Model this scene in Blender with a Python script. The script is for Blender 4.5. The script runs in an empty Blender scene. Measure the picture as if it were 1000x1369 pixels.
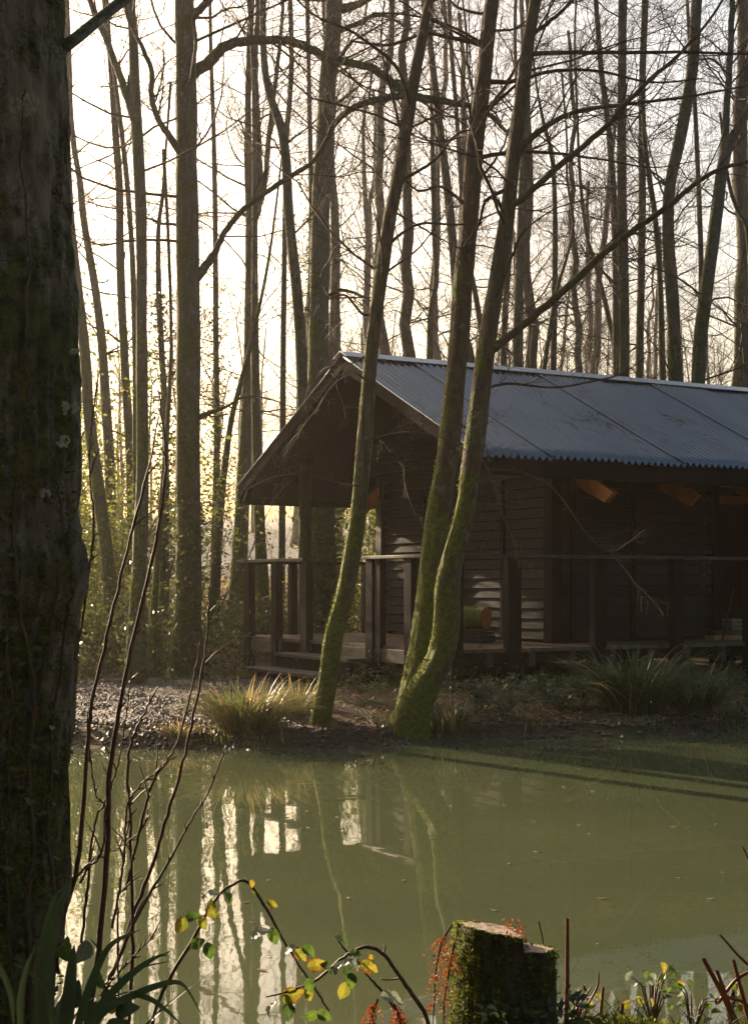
import bpy, math, random
import numpy as np
from mathutils import Vector, noise as mnoise
random.seed(7)
rng = np.random.default_rng(7)
S = bpy.context.scene
COL = S.collection
HC = 1.35
F = 2000.0
HOR = 780.0

def P(px, py, d):
    return np.array([(px-500.0)/F*d, d, HC+(HOR-py)/F*d])

# ------------------------------------------------------------------ materials
def new_mat(name):
    m = bpy.data.materials.new(name); m.use_nodes = True
    nt = m.node_tree; nt.nodes.clear()
    out = nt.nodes.new('ShaderNodeOutputMaterial'); b = nt.nodes.new('ShaderNodeBsdfPrincipled')
    nt.links.new(b.outputs[0], out.inputs[0])
    return m, nt, b, out

def N(nt, typ, **kw):
    n = nt.nodes.new(typ)
    for k, v in kw.items():
        if k.startswith('i_'):
            n.inputs[k[2:].replace('_', ' ')].default_value = v
        else: setattr(n, k, v)
    return n

def ramp(nt, src, stops, interp='LINEAR'):
    r = nt.nodes.new('ShaderNodeValToRGB'); r.color_ramp.interpolation = interp
    e = r.color_ramp.elements
    while len(e) < len(stops): e.new(0.5)
    for k, (p, c) in enumerate(stops):
        e[k].position = p; e[k].color = (c[0], c[1], c[2], 1) if len(c) == 3 else c
    nt.links.new(src, r.inputs[0]); return r.outputs[0]

def mix(nt, fac, a, b):
    m = nt.nodes.new('ShaderNodeMix'); m.data_type = 'RGBA'
    if isinstance(fac, (int, float)): m.inputs[0].default_value = fac
    else: nt.links.new(fac, m.inputs[0])
    for s, i in ((a, 6), (b, 7)):
        if isinstance(s, tuple): m.inputs[i].default_value = (*s, 1)
        else: nt.links.new(s, m.inputs[i])
    return m.outputs[2]

def math_n(nt, op, a, b=None):
    m = nt.nodes.new('ShaderNodeMath'); m.operation = op
    for s, i in ((a, 0), (b, 1)):
        if s is None: continue
        if isinstance(s, (int, float)): m.inputs[i].default_value = s
        else: nt.links.new(s, m.inputs[i])
    return m.outputs[0]

def coords(nt, scale=(1, 1, 1), rot=(0, 0, 0), which='Object'):
    tc = nt.nodes.new('ShaderNodeTexCoord'); mp = nt.nodes.new('ShaderNodeMapping')
    mp.inputs['Scale'].default_value = scale; mp.inputs['Rotation'].default_value = rot
    nt.links.new(tc.outputs[which], mp.inputs[0]); return mp.outputs[0]

def tex(nt, vec, scale, detail=4, rough=0.6, dist=0.0):
    n = N(nt, 'ShaderNodeTexNoise'); n.inputs['Scale'].default_value = scale
    n.inputs['Detail'].default_value = detail; n.inputs['Roughness'].default_value = rough
    n.inputs['Distortion'].default_value = dist
    nt.links.new(vec, n.inputs['Vector']); return n.outputs['Fac']

def bump(nt, b, h, strength=0.5, dist=0.02):
    bp = nt.nodes.new('ShaderNodeBump'); bp.inputs['Strength'].default_value = strength
    bp.inputs['Distance'].default_value = dist
    nt.links.new(h, bp.inputs['Height']); nt.links.new(bp.outputs[0], b.inputs['Normal'])

def bark_mat(name, c1, c2, moss=0.5, zs=0.22, mosscol=(0.085, 0.11, 0.02), mosscol2=(0.035, 0.055, 0.012), mtop=6.0, lichen=0.3, vs=6.0, bstr=0.7):
    m, nt, b, out = new_mat(name)
    v = coords(nt, (1, 1, zs)); v2 = coords(nt)
    n1 = tex(nt, v, vs*3.2, 9, 0.72, 0.5)
    col = ramp(nt, n1, [(0.3, c1), (0.7, c2)])
    if lichen > 0:
        nl = tex(nt, v2, 9, 5, 0.7)
        fl = ramp(nt, nl, [(0.62-0.08*lichen, (0, 0, 0)), (0.70-0.05*lichen, (1, 1, 1))])
        fl2 = math_n(nt, 'MULTIPLY', fl, 0.55*min(1, lichen*2))
        col = mix(nt, fl2, col, (0.22, 0.24, 0.19))
    h = n1
    if moss > 0:
        nm = tex(nt, v2, 3.2, 6, 0.72)
        geo = nt.nodes.new('ShaderNodeNewGeometry'); sx = nt.nodes.new('ShaderNodeSeparateXYZ')
        nt.links.new(geo.outputs['Normal'], sx.inputs[0])
        tc = nt.nodes.new('ShaderNodeTexCoord'); sz = nt.nodes.new('ShaderNodeSeparateXYZ')
        nt.links.new(tc.outputs['Object'], sz.inputs[0])
        hz = math_n(nt, 'DIVIDE', sz.outputs[2], mtop)
        a = math_n(nt, 'ADD', nm, moss*0.42-0.12)
        a = math_n(nt, 'SUBTRACT', a, math_n(nt, 'MULTIPLY', hz, 0.18))
        a = math_n(nt, 'ADD', a, math_n(nt, 'MULTIPLY', sx.outputs[2], 0.22))
        a = math_n(nt, 'SUBTRACT', a, math_n(nt, 'MULTIPLY', sx.outputs[0], 0.08))
        fm = ramp(nt, a, [(0.50, (0, 0, 0)), (0.60, (1, 1, 1))])
        ms = tex(nt, v2, 26, 4, 0.7)
        mc = ramp(nt, ms, [(0.35, mosscol2), (0.68, mosscol)])
        col = mix(nt, fm, col, mc)
        mh = math_n(nt, 'MULTIPLY', math_n(nt, 'ADD', tex(nt, v2, 90, 3, 0.7), 0.6), fm)
        h = math_n(nt, 'ADD', n1, mh)
    nt.links.new(col, b.inputs['Base Color'])
    b.inputs['Roughness'].default_value = 0.85
    b.inputs['Specular IOR Level'].default_value = 0.25
    bump(nt, b, h, bstr, 0.03)
    return m

def wood_mat(name, c1, c2, rough=0.75, scale=(1, 1, 1), bs=0.4, freq=14, spec=0.3):
    m, nt, b, out = new_mat(name)
    v = coords(nt, scale); n1 = tex(nt, v, freq, 6, 0.65, 0.5); n2 = tex(nt, coords(nt), 2.3, 4, 0.6)
    col = ramp(nt, n1, [(0.32, c1), (0.7, c2)])
    col = mix(nt, ramp(nt, n2, [(0.35, (0, 0, 0)), (0.7, (1, 1, 1))]), col, tuple(x*0.55 for x in c1))
    nt.links.new(col, b.inputs['Base Color']); b.inputs['Roughness'].default_value = rough
    b.inputs['Specular IOR Level'].default_value = spec
    bump(nt, b, n1, bs, 0.01); return m

def plank_mat():
    m, nt, b, out = new_mat('plank'); v = coords(nt, (1, 1, 5)); n1 = tex(nt, v, 9, 8, .7, .6); g = nt.nodes.new('ShaderNodeNewGeometry')
    r = ramp(nt, g.outputs['Random Per Island'], [(0, (.45,)*3), (1, (1.6,)*3)])
    col = ramp(nt, n1, [(.3, (.004, .004, .004)), (.72, (.022, .019, .018))])
    mm = nt.nodes.new('ShaderNodeMix'); mm.data_type = 'RGBA'; mm.blend_type = 'MULTIPLY'; mm.inputs[0].default_value = 1; nt.links.new(col, mm.inputs[6]); nt.links.new(r, mm.inputs[7])
    nt.links.new(mm.outputs[2], b.inputs['Base Color']); b.inputs['Roughness'].default_value = .75; b.inputs['Specular IOR Level'].default_value = .2; bump(nt, b, n1, .8, .012); return m
def leaf_mat(name, c1, c2, trans=0.5, rough=0.45, scale=30, spec=0.4):
    m, nt, b, out = new_mat(name)
    n1 = tex(nt, coords(nt), scale, 2, 0.5)
    col = ramp(nt, n1, [(0.35, c1), (0.65, c2)])
    nt.links.new(col, b.inputs['Base Color']); b.inputs['Roughness'].default_value = rough
    b.inputs['Specular IOR Level'].default_value = spec
    t = nt.nodes.new('ShaderNodeBsdfTranslucent'); mx = nt.nodes.new('ShaderNodeMixShader')
    nt.links.new(mix(nt, 0.0, col, col), t.inputs[0]); mx.inputs[0].default_value = trans
    nt.links.new(b.outputs[0], mx.inputs[1]); nt.links.new(t.outputs[0], mx.inputs[2])
    nt.links.new(mx.outputs[0], out.inputs[0]); return m

M = {}
M['bark_near'] = bark_mat('bark_near', (0.035, 0.03, 0.022), (0.36, 0.33, 0.27), moss=0.60, mosscol=(0.16, 0.19, 0.04), mosscol2=(0.02, 0.032, 0.008), mtop=9, lichen=0.9, vs=6, bstr=1.3, zs=.42)
M['bark_moss'] = bark_mat('bark_moss', (0.045, 0.03, 0.02), (0.15, 0.115, 0.075), moss=0.78, mosscol=(0.17, 0.19, 0.022), mosscol2=(0.06, 0.075, 0.012), mtop=2.2, lichen=0.5, vs=8)
M['bark_mid'] = bark_mat('bark_mid', (0.05, 0.044, 0.033), (0.15, 0.138, 0.108), moss=0.68, mosscol=(0.13, 0.15, 0.03), mosscol2=(0.05, 0.065, 0.015), mtop=6, lichen=0.4)
M['bark_dark'] = bark_mat('bark_dark', (0.035, 0.032, 0.026), (0.13, 0.122, 0.10), moss=0.68, mosscol=(0.09, 0.105, 0.025), mosscol2=(0.04, 0.05, 0.015), mtop=8, lichen=0.4)
M['bark_far'] = bark_mat('bark_far', (0.045, 0.04, 0.032), (0.13, 0.12, 0.095), moss=0.5, mtop=7, lichen=0)
M['twig'] = wood_mat('twig', (0.045, 0.03, 0.02), (0.11, 0.08, 0.055), 0.8, bs=0)
M['shoot'] = wood_mat('shoot', (0.05, 0.025, 0.015), (0.13, 0.07, 0.04), 0.6, bs=0.2)
M['redtwig'] = wood_mat('redtwig', (0.12, 0.03, 0.015), (0.25, 0.07, 0.04), 0.5, bs=0.1)
M['blackwood'] = wood_mat('blackwood', (0.004, 0.0035, 0.0035), (0.012, 0.0095, 0.0085), 0.85, (1, 1, 1), 0.5, 18, .12)
M['plank'] = wood_mat('plank', (0.018, 0.013, 0.011), (0.06, 0.045, 0.036), 0.62, (1, 1, 6), 0.5, 9)
M['plank'] = plank_mat()
M['blackwood_shaded'] = wood_mat('blackwood_shaded', (0.003, 0.003, 0.003), (0.008, 0.007, 0.006), 0.9, (1, 1, 1), 0.5, 18, .06)  # darker copy of blackwood: shade put into the colour of the sunlit bargeboard
M['railwood'] = wood_mat('railwood', (0.035, 0.028, 0.024), (0.08, 0.063, 0.054), 0.55, bs=0.3)
M['deckwood'] = wood_mat('deckwood', (0.09, 0.055, 0.035), (0.24, 0.16, 0.11), 0.6, bs=0.5)
M['orange'] = wood_mat('orange', (0.62, 0.2, 0.05), (0.8, 0.32, 0.09), 0.55, (1, 1, 4), 0.2, 8)
M['palewood'] = wood_mat('palewood', (0.42, 0.26, 0.15), (0.62, 0.42, 0.26), 0.6, (1, 1, 4), 0.2, 12)
M['cutwood'] = wood_mat('cutwood', (0.25, 0.17, 0.12), (0.5, 0.38, 0.28), 0.7, (1, 1, 1), 0.4, 22)
M['concrete'] = wood_mat('concrete', (0.28, 0.28, 0.27), (0.42, 0.42, 0.4), 0.85, bs=0.4)
M['crate'] = wood_mat('crate', (0.2, 0.18, 0.15), (0.4, 0.36, 0.3), 0.8)
M['leaf_green'] = leaf_mat('leaf_green', (0.045, 0.09, 0.015), (0.10, 0.15, 0.03), 0.5)
M['leaf_yellow'] = leaf_mat('leaf_yellow', (0.26, 0.25, 0.02), (0.14, 0.20, 0.02), 0.55)
M['leaf_orange'] = leaf_mat('leaf_orange', (0.42, 0.14, 0.02), (0.28, 0.24, 0.03), 0.5, scale=60)
M['leaf_pale'] = leaf_mat('leaf_pale', (0.13, 0.18, 0.13), (0.22, 0.25, 0.20), 0.25, 0.6)
M['leaf_holly'] = leaf_mat('leaf_holly', (0.12, 0.17, 0.02), (0.27, 0.27, 0.05), 0.6, 0.35, 3)
M['leaf_ivy'] = leaf_mat('leaf_ivy', (0.05, 0.08, 0.016), (0.12, 0.14, 0.03), 0.45, 0.35, 3)
M['leaf_dead'] = leaf_mat('leaf_dead', (0.16, 0.085, 0.04), (0.34, 0.21, 0.12), 0.3, 0.7, 4)
M['fern_dead'] = leaf_mat('fern_dead', (0.16, 0.035, 0.01), (0.30, 0.075, 0.018), 0.4, 0.7, 12)
M['sedge'] = leaf_mat('sedge', (0.09, 0.12, 0.03), (0.22, 0.22, 0.07), 0.45, 0.4, 2.5)
M['sedge_dark'] = leaf_mat('sedge_dark', (0.035, 0.065, 0.02), (0.07, 0.11, 0.035), 0.35, 0.35, 2.5)
M['sedge_near'] = leaf_mat('sedge_near', (0.04, 0.085, 0.04), (0.09, 0.14, 0.05), 0.4, 0.35, 5)
M['sedge_dry'] = leaf_mat('sedge_dry', (0.30, 0.20, 0.09), (0.45, 0.34, 0.18), 0.4, 0.6, 3)
M['bracken'] = leaf_mat('bracken', (0.32, 0.22, 0.07), (0.48, 0.38, 0.14), 0.55, 0.7, 3)  # pale gold stands in for golden light under the left trees
M['moss'] = leaf_mat('moss', (0.08, 0.11, 0.015), (0.22, 0.24, 0.03), 0.3, 0.9, 20, 0.1)

def mat_roof():
    m, nt, b, out = new_mat('roof_metal')
    n = tex(nt, coords(nt), 0.5, 6, 0.6); n2 = tex(nt, coords(nt), 25, 4, 0.6)
    col = ramp(nt, n, [(0.3, (0.09, 0.115, 0.14)), (0.7, (0.13, 0.16, 0.19))])
    nt.links.new(col, b.inputs['Base Color']); b.inputs['Metallic'].default_value = 0.9
    nt.links.new(ramp(nt, n2, [(0.3, (0.28,)*3), (0.7, (0.34,)*3)]), b.inputs['Roughness'])
    return m
M['roof'] = mat_roof()
def mat_galv():
    m, nt, b, out = new_mat('ridge_metal')
    n = tex(nt, coords(nt), 12, 5, 0.7)
    nt.links.new(ramp(nt, n, [(0.3, (0.38, 0.39, 0.41)), (0.7, (0.55, 0.56, 0.58))]), b.inputs['Base Color'])
    b.inputs['Metallic'].default_value = 0.6; b.inputs['Roughness'].default_value = 0.38; return m
M['galv'] = mat_galv()

def mat_water():
    m, nt, b, out = new_mat('pond_water')
    v = coords(nt, (1, 1, 1)); n = tex(nt, v, 0.35, 4, 0.6)
    nt.links.new(ramp(nt, n, [(0.3, WAT1), (0.7, WAT2)]), b.inputs['Base Color'])
    b.inputs['Roughness'].default_value = 0.02; b.inputs['IOR'].default_value = 1.33
    h = math_n(nt, 'ADD', tex(nt, coords(nt, (1, 0.55, 1)), 2.2, 3, 0.5), math_n(nt, 'MULTIPLY', tex(nt, coords(nt, (1, .5, 1)), 12, 2, 0.5), 0.08))
    bump(nt, b, h, 0.035, 0.05); return m
WAT1 = (0.056, 0.070, 0.036); WAT2 = (0.084, 0.095, 0.046)
M['water'] = mat_water()

def mat_ground():
    m, nt, b, out = new_mat('woodland_soil')
    v = coords(nt); n = tex(nt, v, 1.1, 6, 0.7); n2 = tex(nt, v, 14, 6, 0.75); n3 = tex(nt, v, 55, 4, 0.7)
    soil = ramp(nt, n2, [(0.3, (0.035, 0.024, 0.015)), (0.55, (0.10, 0.065, 0.04)), (0.75, (0.20, 0.135, 0.08))])
    green = ramp(nt, n3, [(0.3, (0.03, 0.045, 0.012)), (0.7, (0.10, 0.12, 0.03))])
    f = ramp(nt, n, [(0.50, (0, 0, 0)), (0.62, (0.8, 0.8, 0.8))])
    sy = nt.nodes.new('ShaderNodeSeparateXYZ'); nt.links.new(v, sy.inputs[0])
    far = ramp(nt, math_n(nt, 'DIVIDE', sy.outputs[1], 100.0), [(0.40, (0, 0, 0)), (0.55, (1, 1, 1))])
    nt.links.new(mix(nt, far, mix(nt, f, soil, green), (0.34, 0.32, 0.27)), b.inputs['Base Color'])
    b.inputs['Roughness'].default_value = 0.9; b.inputs['Specular IOR Level'].default_value = 0.15
    bump(nt, b, math_n(nt, 'ADD', n2, n3), 0.8, 0.05); return m
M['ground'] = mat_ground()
def mat_gravel():
    m, nt, b, out = new_mat('wet_gravel')
    vo = N(nt, 'ShaderNodeTexVoronoi'); vo.inputs['Scale'].default_value = 34; nt.links.new(coords(nt), vo.inputs['Vector'])
    n = tex(nt, coords(nt), 1.2, 4, 0.6)
    c = ramp(nt, vo.outputs['Color'], [(0.1, (0.05, 0.042, 0.036)), (0.9, (0.19, 0.16, 0.14))])
    c = mix(nt, ramp(nt, n, [(0.4, (0, 0, 0)), (0.65, (0.6, 0.6, 0.6))]), c, (0.10, 0.085, 0.07))
    nt.links.new(c, b.inputs['Base Color']); b.inputs['Roughness'].default_value = 0.7; b.inputs['Specular IOR Level'].default_value = 0.2
    bump(nt, b, math_n(nt, 'SUBTRACT', 1.0, vo.outputs['Distance']), 1.0, 0.03); return m
M['gravel'] = mat_gravel()

# ------------------------------------------------------------------ mesh helpers
class MB:
    """collects geometry in world coordinates; one mesh object per build"""
    def __init__(s): s.v = []; s.f = []; s.n = 0; s.tubes = {}
    def add(s, verts, faces):
        verts = np.asarray(verts, float); s.v.append(verts)
        s.f.append((np.asarray(faces, int)+s.n)); s.n += len(verts)
    def tube(s, pts, rad, sides=6):
        pts = np.asarray(pts, float); rad = np.asarray(rad, float)
        s.tubes.setdefault((len(pts), sides), []).append((pts, rad))
    def flush(s):
        for (k, sides), lst in s.tubes.items():
            Pt = np.stack([a[0] for a in lst]); R = np.stack([a[1] for a in lst]); n = len(lst)
            T = np.empty_like(Pt); T[:, 1:-1] = Pt[:, 2:]-Pt[:, :-2]; T[:, 0] = Pt[:, 1]-Pt[:, 0]; T[:, -1] = Pt[:, -1]-Pt[:, -2]
            T /= (np.linalg.norm(T, axis=2, keepdims=True)+1e-9)
            mean = T.mean(axis=1); ref = np.where(np.abs(mean[:, 2:3]) > 0.75, np.array([[1.0, 0.13, 0]]), np.array([[0, 0.1, 1.0]]))
            U = np.cross(T, ref[:, None, :]); U /= (np.linalg.norm(U, axis=2, keepdims=True)+1e-9); V = np.cross(T, U)
            an = np.linspace(0, 2*np.pi, sides, endpoint=False)
            ring = Pt[:, :, None, :]+R[:, :, None, None]*(np.cos(an)[None, None, :, None]*U[:, :, None, :]+np.sin(an)[None, None, :, None]*V[:, :, None, :])
            verts = ring.reshape(-1, 3)
            i = np.arange(k-1)[:, None]; j = np.arange(sides)[None, :]
            a = i*sides+j; b = i*sides+(j+1) % sides
            q = np.stack([a, b, b+sides, a+sides], axis=2).reshape(-1, 4)
            faces = (q[None]+(np.arange(n)*k*sides)[:, None, None]).reshape(-1, 4)
            s.add(verts, faces)
        s.tubes = {}
    def box(s, c, size, ax=None):
        c = np.asarray(c, float); h = np.asarray(size, float)/2
        if ax is None: ax = np.eye(3)
        ax = np.asarray(ax, float)
        co = np.array([[x, y, z] for x in (-1, 1) for y in (-1, 1) for z in (-1, 1)], float)*h
        s.add(c+co@ax, [[0, 1, 3, 2], [4, 6, 7, 5], [0, 4, 5, 1], [2, 3, 7, 6], [0, 2, 6, 4], [1, 5, 7, 3]])
    def build(s, name, mat, parent=None, smooth=True, loc=None, bevel=0):
        s.flush()
        me = bpy.data.meshes.new(name)
        V = np.concatenate(s.v)
        org = np.zeros(3)
        if parent is not None: org = np.array(world_loc(parent))
        elif loc is not None: org = np.array(loc, float)
        V = V-org
        nf = sum(len(f) for f in s.f); tot = sum(f.size for f in s.f)
        me.vertices.add(len(V)); me.vertices.foreach_set('co', V.astype(np.float32).ravel())
        me.loops.add(tot); me.loops.foreach_set('vertex_index', np.concatenate([f.ravel() for f in s.f]).astype(np.int32))
        sizes = np.concatenate([np.full(len(f), f.shape[1]) for f in s.f]); starts = np.concatenate([[0], np.cumsum(sizes)[:-1]])
        me.polygons.add(nf); me.polygons.foreach_set('loop_start', starts.astype(np.int32))
        me.polygons.foreach_set('use_smooth', np.full(nf, bool(smooth)))
        me.update(calc_edges=True); me.validate()
        me.materials.append(M[mat] if isinstance(mat, str) else mat)
        o = bpy.data.objects.new(name, me); COL.objects.link(o)
        if parent is not None: o.parent = parent
        elif loc is not None: o.location = loc
        if bevel:
            bm = o.modifiers.new('bevel', 'BEVEL'); bm.width = bevel; bm.segments = 2; bm.limit_method = 'ANGLE'
        return o

def world_loc(o):
    l = Vector(o.location)
    while o.parent is not None: o = o.parent; l = l+Vector(o.location)
    return l
def tag(o, label=None, cat=None, group=None, kind=None):
    if label: o['label'] = label
    if cat: o['category'] = cat
    if group: o['group'] = group
    if kind: o['kind'] = kind
    return o
def empty(name, loc, label, cat, group=None):
    o = bpy.data.objects.new(name, None); COL.objects.link(o); o.location = tuple(loc); o.empty_display_size = 0.2
    return tag(o, label, cat, group)
def copy_tree(o, parent=None):
    c = o.copy(); COL.objects.link(c); c.parent = parent
    for ch in o.children: copy_tree(ch, c)
    return c

def smooth_path(pts, n):
    """Catmull-Rom resample of rows (any columns)"""
    pts = np.asarray(pts, float); k = len(pts)
    ext = np.vstack([2*pts[0]-pts[1], pts, 2*pts[-1]-pts[-2]])
    out = []
    for t in np.linspace(0, k-1-1e-6, n):
        i = int(t); u = t-i; p0, p1, p2, p3 = ext[i], ext[i+1], ext[i+2], ext[i+3]
        out.append(0.5*((2*p1)+(-p0+p2)*u+(2*p0-5*p1+4*p2-p3)*u*u+(-p0+3*p1-3*p2+p3)*u**3))
    return np.array(out)

# ------------------------------------------------------------------ terrain
def ss(a, b, x):
    t = np.clip((x-a)/(b-a), 0, 1); return t*t*(3-2*t)
def near_h(x): return .10+.18*ss(.15,.55,x)+.09*ss(.8,1.4,x)
def far_shore(x):
    return 12.35+0.12*np.sin(x*1.7)+0.07*np.sin(x*4.3+1)+ss(-0.5, 1.5, x)*0.75+ss(1.5, 4.5, x)*1.1+ss(4.5, 9, x)*1.0-ss(-3, -7, x)*1.5
def near_shore(x):
    return 3.9+ss(0.25, 1.2, x)*0.4+0.06*np.sin(x*5)+ss(2, 6, x)*0.8
def gz(x, y):
    x = np.asarray(x, float); y = np.asarray(y, float)
    fs = far_shore(x); ns = near_shore(x)
    far = -0.7+0.7*ss(fs-1.6, fs-0.02, y)+0.12*ss(fs-0.1, fs+0.25, y)+0.10*ss(fs+0.2, fs+2.2, y)
    far = far+0.10*np.sin(x*0.7+1)*ss(17, 24, y)+0.055*np.clip(y-21, 0, 200)*ss(20, 30, y)
    far = far+0.04*np.sin(x*2.3+y*1.1)*ss(fs+0.3, fs+1.5, y)*(0.35+0.65*ss(17.5, 20, y))
    near = near_h(x)*ss(ns+0.15, ns-0.6, y)+0.25*ss(3, -5, y)+0.7*ss(ns+1.5, ns+0.1, y)-0.7
    near = near+0.03*np.sin(x*7+y*3)*ss(ns, ns-0.5, y)
    t = ss(8.0, 9.0, y)
    z = near*(1-t)+far*t
    e = ss(16, 24, np.abs(x)); return z*(1-e)+e*np.maximum(z, 0.25)
def build_ground():
    ys = np.unique(np.concatenate([np.arange(-14, 2, 1.0), np.arange(2, 5.6, 0.07), np.arange(5.6, 11, 0.5), np.arange(11, 18, 0.09), np.arange(18, 30, 0.4), np.arange(30, 150, 3), [200, 300, 500, 900]]))
    xs = np.unique(np.concatenate([-np.geomspace(10, 600, 26), np.arange(-10, -5, 0.5), np.arange(-5, 7, 0.10), np.arange(7, 12, 0.5), np.geomspace(12, 600, 24)]))
    X, Y = np.meshgrid(xs, ys); Z = gz(X, Y)
    nz = np.array([mnoise.noise(Vector((a*2.1, b*2.1, 0)))*0.035+mnoise.noise(Vector((a*7, b*7, 3)))*0.016 for a, b in zip(X.ravel(), Y.ravel())]).reshape(X.shape)
    Z = Z+nz
    m = MB(); w = len(xs); i = np.arange(len(ys)-1)[:, None]; j = np.arange(w-1)[None, :]
    a = i*w+j; q = np.stack([a, a+1, a+w+1, a+w], axis=2).reshape(-1, 4)
    m.add(np.stack([X.ravel(), Y.ravel(), Z.ravel()], 1), q)
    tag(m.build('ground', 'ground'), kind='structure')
    # gravel path sheet
    m = MB(); us = np.linspace(0, 1, 110); vs = np.linspace(0, 1, 60); rows = []
    for u in us:
        x = -6.5+u*6.2
        y0 = far_shore(x)+0.42+0.10*math.sin(x*3); y1 = 17.6+0.35*math.sin(x*1.1)-1.2*ss(-1.6, -0.3, x)
        y1 = max(y1*1.0-(3.6*ss(-1.2, -0.3, x)), y0+0.1)
        for v in vs:
            y = y0+(y1-y0)*v; edge = min(v, 1-v, u*3, (1-u))*1.0
            z = float(gz(x, y))+0.02*min(1, edge*12)+0.012*mnoise.noise(Vector((x*3, y*3, 7)))+mnoise.noise(Vector((x*2.1, y*2.1, 0)))*0.035+mnoise.noise(Vector((x*7, y*7, 3)))*0.016
            rows.append((x, y, z+0.012-0.05*(edge < 0.02)))
    w = len(vs); i = np.arange(len(us)-1)[:, None]; j = np.arange(w-1)[None, :]; a = i*w+j
    m.add(rows, np.stack([a, a+w, a+w+1, a+1], axis=2).reshape(-1, 4))
    tag(m.build('gravel_path', 'gravel'), kind='structure')
    # loose stones
    m = MB(); n = 9000
    st = []
    for k in range(n):
        x = random.uniform(-4.0, -0.7); y = random.uniform(far_shore(x)+0.35, 17)
        if x > -1.3 and y > 15.2: continue
        z = float(gz(x, y))+mnoise.noise(Vector((x*2.1, y*2.1, 0)))*0.035+mnoise.noise(Vector((x*7, y*7, 3)))*0.016+0.028
        r = random.uniform(0.010, 0.028); st.append((x, y, z, r))
    st = np.array(st); oc = np.array([[1, 0, 0], [0, 1, 0], [-1, 0, 0], [0, -1, 0], [0, 0, .7], [0, 0, -.7]], float)
    fo = np.array([[0, 1, 4], [1, 2, 4], [2, 3, 4], [3, 0, 4], [1, 0, 5], [2, 1, 5], [3, 2, 5], [0, 3, 5]])
    vv = st[:, None, :3]+oc[None]*st[:, 3][:, None, None]*rng.uniform(0.6, 1.3, (len(st), 6, 1))
    m.add(vv.reshape(-1, 3), (fo[None]+(np.arange(len(st))*6)[:, None, None]).reshape(-1, 3))
    tag(m.build('gravel_stones', 'gravel', smooth=False), 'loose wet gravel spread over the path by the pond', 'gravel', kind='stuff')
    # water
    m = MB(); m.add([(-24, 2, 0), (24, 2, 0), (24, 19, 0), (-24, 19, 0)], [[0, 1, 2, 3]])
    tag(m.build('pond_water', 'water', smooth=False), kind='structure')
def gnd(x, y): return float(gz(x, y))+mnoise.noise(Vector((x*2.1, y*2.1, 0)))*0.035

# ------------------------------------------------------------------ branches
def rand_perp(d):
    a = rng.normal(size=3); a -= d*np.dot(a, d); return a/(np.linalg.norm(a)+1e-9)
def grow(m, p, d, length, r, level, maxlevel, up=0.12, wig=0.16, kids=6, sides=4):
    n = {0: 8, 1: 6, 2: 5, 3: 4}.get(level, 4)
    pts = [np.array(p, float)]; dd = np.array(d, float)
    step = length/(n-1)
    for k in range(n-1):
        dd = dd+rng.normal(size=3)*wig+np.array([0, 0, up]); dd /= np.linalg.norm(dd); pts.append(pts[-1]+dd*step)
    pts = np.array(pts); rad = r*np.linspace(1, 0.28, n)
    m.tube(pts, np.maximum(rad, TW_MIN), sides if level < 2 else 3)
    if level >= maxlevel: return pts
    for k in range(kids):
        t = rng.uniform(0.15, 1.0)*(n-1); i = min(int(t), n-2); q = pts[i]+(pts[i+1]-pts[i])*(t-i)
        dr = pts[i+1]-pts[i]; dr /= np.linalg.norm(dr); a = rng.uniform(0.5, 1.1)
        nd = dr*math.cos(a)+rand_perp(dr)*math.sin(a)
        grow(m, q, nd, length*rng.uniform(0.35, 0.62), r*(1-0.6*t/n)*0.5, level+1, maxlevel, up, wig*1.1, max(3, int(kids*0.8)), 3)
    return pts
TW_MIN = 0.0014

def leaf_cloud(m, centers, size, jitter=0.35, flat=0.0):
    """small folded leaf quads at the given points"""
    n = len(centers); c = np.asarray(centers)
    a = rng.normal(size=(n, 3)); a[:, 2] *= 0.6; a /= np.linalg.norm(a, axis=1, keepdims=True)
    b = np.cross(a, rng.normal(size=(n, 3))); b /= np.linalg.norm(b, axis=1, keepdims=True)
    if flat:
        a[:, 2] *= (1-flat); a /= np.linalg.norm(a, axis=1, keepdims=True); nb = np.cross(a, np.array([[0, 0, 1.]])); b = nb/np.linalg.norm(nb, axis=1, keepdims=True)
    nn = np.cross(a, b)
    s = size*rng.uniform(1-jitter, 1+jitter, (n, 1))
    v = np.stack([c-a*s, c-a*s*0.2+b*s*0.5+nn*s*0.15, c+a*s, c-a*s*0.2-b*s*0.5+nn*s*0.15], axis=1).reshape(-1, 3)
    base = np.arange(n)[:, None]*4
    f = np.concatenate([base+np.array([[0, 1, 2]]), base+np.array([[0, 2, 3]])])
    m.add(v, f)

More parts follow.
